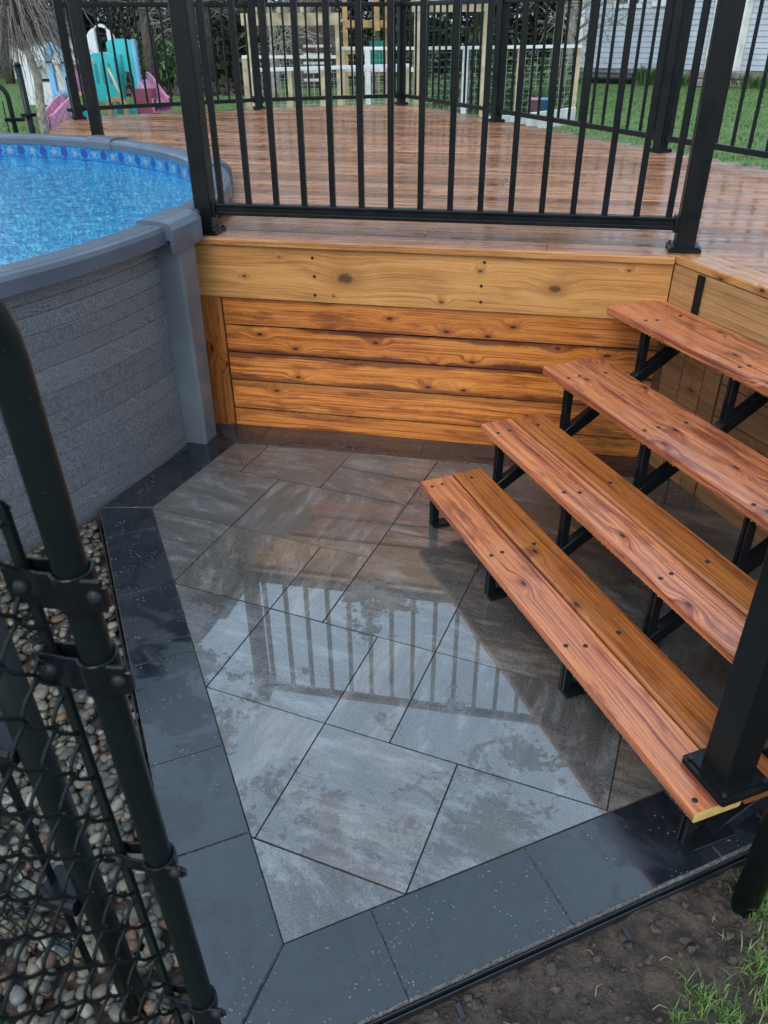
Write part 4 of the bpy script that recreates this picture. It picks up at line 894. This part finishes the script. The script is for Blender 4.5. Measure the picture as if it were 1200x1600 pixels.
c0, c1 = hx(906)+hn*.35, hx(1003)+hn*.35; t = thing('black_pipe_roll', (c0.x, c0.y, .3), 'black corrugated pipe lying along the base of the house wall', 'pipe')
mb = MB(); n = 60; mb.tube([c0+(c1-c0)*i/n+UP*(.43) for i in range(n+1)], [.11+.012*(i % 2) for i in range(n+1)], 12); mb.build('pipe', M['edging'], t)
# ------------------------------------------------------------------ background: garden fences and arbours
def wirefence(name, label, pts, zt, posts, mat='white', zr=None, fine=True):
    a, b = V(pts[0]), V(pts[1]); t = thing(name, (a.x, a.y, gz(a.x, a.y)), label, 'fence', 'white railed wire garden fences'); d = (b-a).normalized(); Lf = (b-a).length
    mb = MB(); mb.bar(V((a.x, a.y, zt)), V((b.x, b.y, zt)), .09, .045); mb.build('rail', M[mat], t)
    if zr: mb = MB(); mb.bar(V((a.x, a.y, zr)), V((b.x, b.y, zr)), .04, .07); mb.build('rail', M[mat], t)
    mb = MB(); n = int(Lf/.1)
    for i in range(n): p = a+(b-a)*i/n; mb.bar((p.x, p.y, gz(p.x, p.y)), (p.x, p.y, zt), .005, .005, up=(1, 0, 0), ch=0)
    z = .35
    while z < zt: mb.bar((a.x, a.y, z), (b.x, b.y, z), .004, .004, ch=0); z += .1
    mb.build('wire_mesh', M['wire'], t)
    for f, m_ in posts: p = a+(b-a)*f; mb = MB(); mb.bar((p.x, p.y, gz(p.x, p.y)-.1), (p.x, p.y, zt-.02), .1, .09, up=(1, 0, 0)); mb.build('post', M[m_], t)
q = lambda px, Y: (at(px, 100, Y).x, Y)
wirefence('garden_fence', 'low wire garden fence with white top rail behind the back railing, left run', (q(392, 12.6), q(640, 13.6)), 1.11, ((.02, 'lumber'), (.22, 'lumber'), (.43, 'lumber'), (.98, 'lumber')))
wirefence('garden_fence', 'farther low wire fence with white top rail below the arbour beam', (q(380, 15.5), q(535, 15.2)), 1.17, ((.02, 'lumber'), (.98, 'lumber')))
wirefence('garden_fence', 'wire garden fence with white top rail in front of the wooden playset', (q(532, 14.6), q(655, 14.3)), 1.31, ((.02, 'lumber'), (.35, 'white'), (.62, 'lumber')), zr=1.02)
wirefence('garden_fence', 'long wire garden fence with white rail between arbour and grey house', (q(655, 14.3), q(905, 14.8)), 1.31, ((.02, 'lumber'), (.28, 'white'), (.62, 'lumber'), (.985, 'lumber')))
def arbour(label, pxa, pxb, Y, zb, th, extra=()):
    a, b = gpt(pxa, Y), gpt(pxb, Y); t = thing('arbour', a, label, 'arbour'); mb = MB(); mb.bar((a.x-.1, Y, zb), (b.x+.05, Y, zb), .1, th); mb.build('beam', M['lumber'], t)
    for p in (a, b): mb = MB(); mb.bar((p.x, p.y+.001, .2), (p.x, p.y+.001, zb-th/2-.002), .09, .09, up=(1, 0, 0)); mb.build('post', M['lumber'], t)
    for i in range(4): x = a.x+(b.x-a.x)*(i+.5)/4; mb = MB(); mb.bar((x, Y-.35, zb+th/2+.05), (x, Y+.9, zb+th/2+.05), .045, .09); mb.build('rafter', M['lumber'], t)
arbour('pale lumber arbour with long beam left of the wooden playset', 393, 530, 14.2, 1.71, .16)
arbour('pale lumber arbour with short beam right of the corner post', 651, 757, 13.8, 1.86, .15)
# garden bed and pots
t = thing('raised_garden_bed', gpt(770, 12.6), 'pale low curved edging of the fenced garden bed on the right', 'garden bed')
mb = MB(); n = 12; pts = [gpt(742+(905-742)*i/n, 12.2+1.4*(i/n)**1.5) for i in range(n+1)]
for i in range(n): mb.bar(pts[i]+UP*.08, pts[i+1]+UP*.08, .06, .3)
mb.build('edging_board', M['offwhite'], t)
for px, m_, l_ in ((843, 'pink', 'small pink pot in the fenced garden'), (856, 'bluep', 'small blue pot beside the pink one in the garden')):
    c = gpt(px, 13.75); c.z = .3; t = thing('flower_pot', c, l_, 'pot'); mb = MB(); mb.lathe([(.001, .3), (.085, .3), (.12, .62), (.135, .62), (.135, .66), (.1, .66), (.09, .5)], (c.x, c.y), 14); mb.build('pot', M[m_], t); mb = MB(); plant(mb, c+UP*.3, 20, .08, .25); mb.build('leaves', M['leaf'], t)
random.seed(66)
brush('garden_plants', 780, 900, 14.9, 16.5, 260, .75, 'leaf', 'leafy green plants growing inside the wire garden fence', (.04, .1), 'stuff', 'plants')
brush('garden_plants', 670, 780, 15, 17, 150, .6, 'leaf', 'sparse green weeds behind the garden fence at centre', (.04, .1), 'stuff', 'plants')
# ------------------------------------------------------------------ background: wooden playset
Y = 19; g = gpt(575, Y); t = thing('wooden_playset', g, 'wooden play tower with green tarp behind the wire garden fence', 'playset')
P_ = [gpt(px, y) for px, y in ((541, 19.0), (605, 19.2), (563, 20.6), (590, 20.5))]
for p in P_: mb = MB(); mb.bar(p-UP*.1, p+UP*3.3, .1, .1, up=(1, 0, 0)); mb.build('post', M['playwood'], t)
for z in (.75, 1.15, 1.62, 2.3): mb = MB(); mb.bar((P_[0].x, 18.94, z), (P_[1].x, 18.97, z), .04, .13); mb.build('crossbeam', M['playwood'], t)
mb = MB()
for i in range(7): y = 19.1+.21*i; mb.bar((P_[0].x+.06, y, 1.55), (P_[1].x-.06, y, 1.55), .19, .03)
mb.build('platform', M['playwood'], t)
mb = MB(); mb.bar((P_[0].x+.55, 18.85, 2.4), (P_[1].x-.2, 18.85, 1.5), .04, .12); mb.build('brace', M['playwood'], t)
p0, p1 = at(577, 50, 18.8), at(600, 50, 18.8); mb = MB()
for i in range(6):
    for j in range(5):
        f = lambda u, w: V((p0.x+(p1.x-p0.x)*u, 18.8+.03*sin(u*9), 1.33-.55*w+.0)); 
        mb.face([f(i/6, j/5), f((i+1)/6, j/5), f((i+1)/6, (j+1)/5), f(i/6, (j+1)/5)], None, 0, 0, True)
for k in mb.v[:]: pass
mb.build('tarp', M['green'], t)
mb = MB(); a = at(607, 75, 18.6); mb.bar((a.x, 18.6, .3), (a.x, 18.6, 1.25), .22, .05, up=(1, 0, 0)); mb.build('slide_side', M['green'], t)
mb = MB(); a = at(610, 72, 18.6); mb.bar((a.x-.05, 18.5, 1.28), (a.x+.1, 18.5, 1.22), .06, .1); mb.build('handle', M['red'], t)
# brown garden shed with steps
g = gpt(490, 21.5); t = thing('garden_shed', g, 'dark brown shed with slatted steps behind the arbour', 'shed')
mb = MB(); mb.bar(g+V((-.55, .5, 1.1)), g+V((.55, .5, 1.1)), 1.0, 2.2); mb.build('wall', M['bark'], t)
mb = MB(); mb.bar(g+V((-.7, .5, 2.3)), g+V((.7, .5, 2.3)), 1.4, .12); mb.build('roof', M['roof'], t)
for i in range(5): mb = MB(); mb.bar(g+V((-.2, -.25-.12*(4-i)*.5, .2+.17*i)), g+V((.45, -.25-.12*(4-i)*.5, .2+.17*i)), .2, .05); mb.build('step', M['offwhite'], t)
# ------------------------------------------------------------------ background: plastic play castle
Y = 14.5; k = Y/FPX*1.02
def rounded_panel(mb, c, w, h, th, top_r, hole=None, n=10, yaw=0.0):
    """upright panel standing on c; arched top; optional hole (cx, z0, w, h) with arched top"""
    def arch(cx, z0, ww, hh, rr):
        pts = [(cx-ww/2, z0), (cx+ww/2, z0)]
        for i in range(n+1): a = pi*i/n; pts.append((cx+cos(a)*ww/2, z0+hh-rr+sin(a)*rr))
        return pts
    O = arch(0, 0, w, h, top_r); cy, sy = cos(yaw), sin(yaw)
    def W(p, y): return V((c[0]+p[0]*cy-y*sy, c[1]+p[0]*sy+y*cy, c[2]+p[1]))
    if hole:
        Hh = arch(*hole); m = len(O)
        for i in range(m):
            j = (i+1) % m
            for y, rev in ((-th/2, 1), (th/2, 0)): mb.face([W(O[i], y), W(O[j], y), W(Hh[j], y), W(Hh[i], y)])
            mb.face([W(Hh[i], -th/2), W(Hh[j], -th/2), W(Hh[j], th/2), W(Hh[i], th/2)])
    else: mb.face([W(p, -th/2) for p in O]); mb.face([W(p, th/2) for p in O[::-1]])
    for i in range(len(O)): j = (i+1) % len(O); mb.face([W(O[i], -th/2), W(O[j], -th/2), W(O[j], th/2), W(O[i], th/2)])
def slide(t, name, mat, a, b, w, dirx):
    mb = MB(); n = 16; A_, B_ = V(a), V(b); side = (B_-A_).cross(UP).normalized(); path = []
    for i in range(n+1): f = i/n; h = 1-f; zz = h*h*(3-2*h)*.75+h*.25; path.append(V((A_.x+(B_.x-A_.x)*f, A_.y+(B_.y-A_.y)*f, B_.z+(A_.z-B_.z)*zz)))
    for i in range(n):
        p, q_ = path[i], path[i+1]; w1 = w/2; w0 = w1-.05
        for s0_, z0_, s1_, z1_ in ((-w1, -.09, -w1, .11), (-w1, .11, -w0, .11), (-w0, .11, -w0, .0), (-w0, .0, w0, .0), (w0, .0, w0, .11), (w0, .11, w1, .11), (w1, .11, w1, -.09), (w1, -.09, -w1, -.09)):
            mb.face([p+side*s0_+UP*z0_, q_+side*s0_+UP*z0_, q_+side*s1_+UP*z1_, p+side*s1_+UP*z1_], None, 0, 0, False)
    return mb.build(name, M[mat], t)
g = gpt(170, Y); gz_ = g.z; t = thing('plastic_play_castle', g, 'teal and blue plastic play castle with white arched tower and pink slide', 'playset')
X = lambda px: at(px, 100, Y).x
Zy = lambda py: at(170, py, Y).z
mb = MB(); rounded_panel(mb, (X(148), Y+.55, Zy(95)), .46, Zy(42)-Zy(95), .09, .2, (.02, .1, .2, .4, .1)); mb.build('arched_tower', M['white'], t)
def fluted(px0, px1, y0, y1, yy, mat, nfl, hole=None, tr=.06):
    mb = MB(); w = X(px1)-X(px0); h = Zy(y0)-Zy(y1); rounded_panel(mb, ((X(px0)+X(px1))/2, yy, Zy(y1)), w, h, .1, tr, hole); p = mb.build('panel', M[mat], t)
    for i in range(nfl):
        x = X(px0)+w*(i+.5)/nfl*.8+w*.1; mb = MB(); rounded_panel(mb, (x, yy-.052, Zy(y1)+h*.38), w*.1, h*.42, .012, w*.05); mb.build('groove', M['tealdk'], p)
    return p
fluted(141, 180, 82, 158, Y, 'teal', 3); fluted(165, 206, 61, 180, Y+.25, 'teal', 3, (.05, .12, .2, .5, .1))
for px0, px1, y0, y1, dy in ((137, 143, 80, 182, -.02), (159, 165, 150, 184, -.02), (204, 210, 62, 182, .25)):
    mb = MB(); mb.bar((X((px0+px1)/2), Y+dy, gz_), (X((px0+px1)/2), Y+dy, Zy(y0)), X(px1)-X(px0), .12, up=(0, 1, 0), ch=.015); mb.build('corner_column', M['pblue'], t)
mb = MB(); rounded_panel(mb, (X(174), Y-.05, gz_), .34, .36, .08, .14, (0, .06, .2, .24, .1)); mb.build('crawl_hole_panel', M['orange'], t)
slide(t, 'slide', 'pink', (X(203), Y+.45, Zy(128)), (X(241), Y+.2, gz_+.2), .4, 1)
mb = MB(); mb.bar((X(216), Y+.2, gz_), (X(216), Y+.2, Zy(140)), .3, .3, up=(0, 1, 0), ch=.03); mb.build('slide_base', M['maroon'], t)
mb = MB(); mb.tube([(X(175), Y-.25, Zy(105)), (X(203), Y-.35, gz_+.02)], .018, 8); mb.build('pole', M['lumber'], t)
# second playhouse with a pink slide on the left
Y = 13.2; g = gpt(75, Y); gz_ = g.z; X = lambda px: at(px, 100, Y).x; Zy = lambda py: at(80, py, Y).z
t = thing('plastic_playhouse', g, 'white and blue plastic playhouse with pink slide behind the weeping tree', 'playset')
mb = MB(); rounded_panel(mb, (X(45), Y+.5, Zy(168)), .62, .78, .08, .05, (.0, .3, .3, .3, .1)); mb.build('white_wall', M['white'], t)
mb = MB(); rounded_panel(mb, (X(86), Y+.1, Zy(178)), .3, .92, .1, .1, (.0, .3, .14, .5, .06)); mb.build('blue_wall', M['pblue'], t)
mb = MB(); mb.bar((X(108), Y-.05, gz_), (X(103), Y-.05, Zy(112)), .09, .1, up=(0, 1, 0), ch=.02); mb.build('corner_column', M['pblue'], t)
mb = MB(); rounded_panel(mb, (X(119), Y+.2, Zy(150)), .28, .46, .08, .12); mb.build('pink_panel', M['pink'], t)
mb = MB(); rounded_panel(mb, (X(119), Y+.1, gz_), .26, .3, .1, .03); mb.build('lower_panel', M['teal'], t)
mb = MB(); mb.bar((X(111), Y+.05, Zy(148)), (X(128), Y+.05, Zy(147)), .14, .06, ch=.01); mb.build('shelf', M['orange'], t)
mb = MB(); mb.bar((X(70), Y+.3, Zy(97)), (X(130), Y+.3, Zy(100)), .5, .06, ch=.015); mb.build('roof_edge', M['offwhite'], t)
slide(t, 'slide', 'pink', (X(104), Y-.1, Zy(158)), (X(68), Y-.45, gz_+.14), .4, -1)
# shed behind
g = gpt(75, 25); t = thing('storage_shed', g, 'low white storage shed with dark shingle roof behind the weeping tree', 'shed'); a = at(18, 95, 25); b = at(118, 95, 25)
mb = MB(); mb.bar((a.x, 25.6, .95), (b.x, 25.6, .95), 1.2, 1.2); mb.build('wall', M['offwhite'], t)
mb = MB(); mb.face([(a.x-.2, 24.8, 1.5), (b.x+.2, 24.8, 1.45), (b.x+.1, 26.2, 2.05), (a.x-.1, 26.2, 2.1)]); mb.face([(a.x-.1, 26.2, 2.1), (b.x+.1, 26.2, 2.05), (b.x+.2, 27.4, 1.45), (a.x-.2, 27.4, 1.5)]); mb.face([(a.x-.2, 24.8, 1.42), (b.x+.2, 24.8, 1.37), (b.x+.2, 24.8, 1.45), (a.x-.2, 24.8, 1.5)]); mb.build('roof', M['roof'], t)
# ------------------------------------------------------------------ background: black chain link fence behind the pool
q0, q1 = V((at(38, 150, 8.4).x, 8.4, 0)), V((at(112, 150, 8.9).x, 8.9, 0)); dd = (q1-q0).normalized()
t = thing('chain_link_fence', q0, 'black chain link fence panel between two posts beyond the pool', 'fence')
for p, h in ((q0, 1.36), (q1, 1.22)):
    mb = MB(); mb.tube([p, p+UP*h], .03, 12); mb.tube([p+UP*h, p+UP*(h+.03)], [.034, .02], 12); mb.build('post', M['vinyl'], t)
for p in (q0, q1):
    for z in (.95, .55): mb = MB(); mb.bar(p+UP*z-dd*.06, p+UP*z+dd*.06, .075, .03, ch=.004); mb.build('clamp', M['steel'], t)
mb = MB(); K = int((q1-q0).length/.0375)
for k_ in range(K):
    pts = [q0+dd*(k_*.0375+(i % 2)*.039)+V((dd.y, -dd.x, 0))*.004*((i//2) % 2)+UP*(.12+i*.0375+(k_ % 2)*.0375) for i in range(27)]; mb.tube(pts, .0018, 3, caps=False)
mb.build('mesh', M['vinyl'], t)
g = V((at(12, 150, 8.0).x, 8.0, 0)); t = thing('chain_link_gate', g, 'black chain link gate with rounded corner beyond the pool rim', 'gate')
mb = MB(); pts = [g+UP*z for z in (.05, .5, .9, 1.12)]
for i in range(1, 7): a = pi/2*i/6; pts.append(g+V((-.12*(1-cos(a)), 0, 1.12+.12*sin(a))))
pts.append(g+V((-.9, 0, 1.24))); mb.tube(pts, .021, 10); mb.build('frame', M['vinyl'], t)
mb = MB(); mb.bar(g+V((-.06, 0, .1)), g+V((-.06, 0, 1.1)), .014, .006, up=(1, 0, 0), ch=.001); mb.build('tension_bar', M['vinyl'], t)
for z in (.95, .5): mb = MB(); mb.bar(g+V((-.07, 0, z)), g+V((.1, 0, z)), .05, .03, ch=.004); mb.build('hinge', M['steel'], t)
mb = MB()
for k_ in range(20):
    pts = [g+V((-.06-(k_*.0375+(i % 2)*.039), .004*((i//2) % 2), .12+i*.0375+(k_ % 2)*.0375)) for i in range(26)]; mb.tube(pts, .0018, 3, caps=False)
mb.build('mesh', M['vinyl'], t)
# grey gravel strip beside the deck on the right
mb = MB(); random.seed(77)
for i in range(1400):
    s_ = random.uniform(3.2, 7.5); p = V((R0.x, R0.y))+eC*s_+on*(.08+random.random()*.55*(s_-3)/4.5); r = random.uniform(.01, .03); blob(mb, (p.x, p.y, soilz(p.x, p.y)+.01), (r, r*.8, r*.6), 0, .3, random.random(), i)
tag(mb.build('crushed_gravel', M['pebble']), 'grey crushed gravel between lawn and the deck edge at right', 'gravel', kind='stuff')
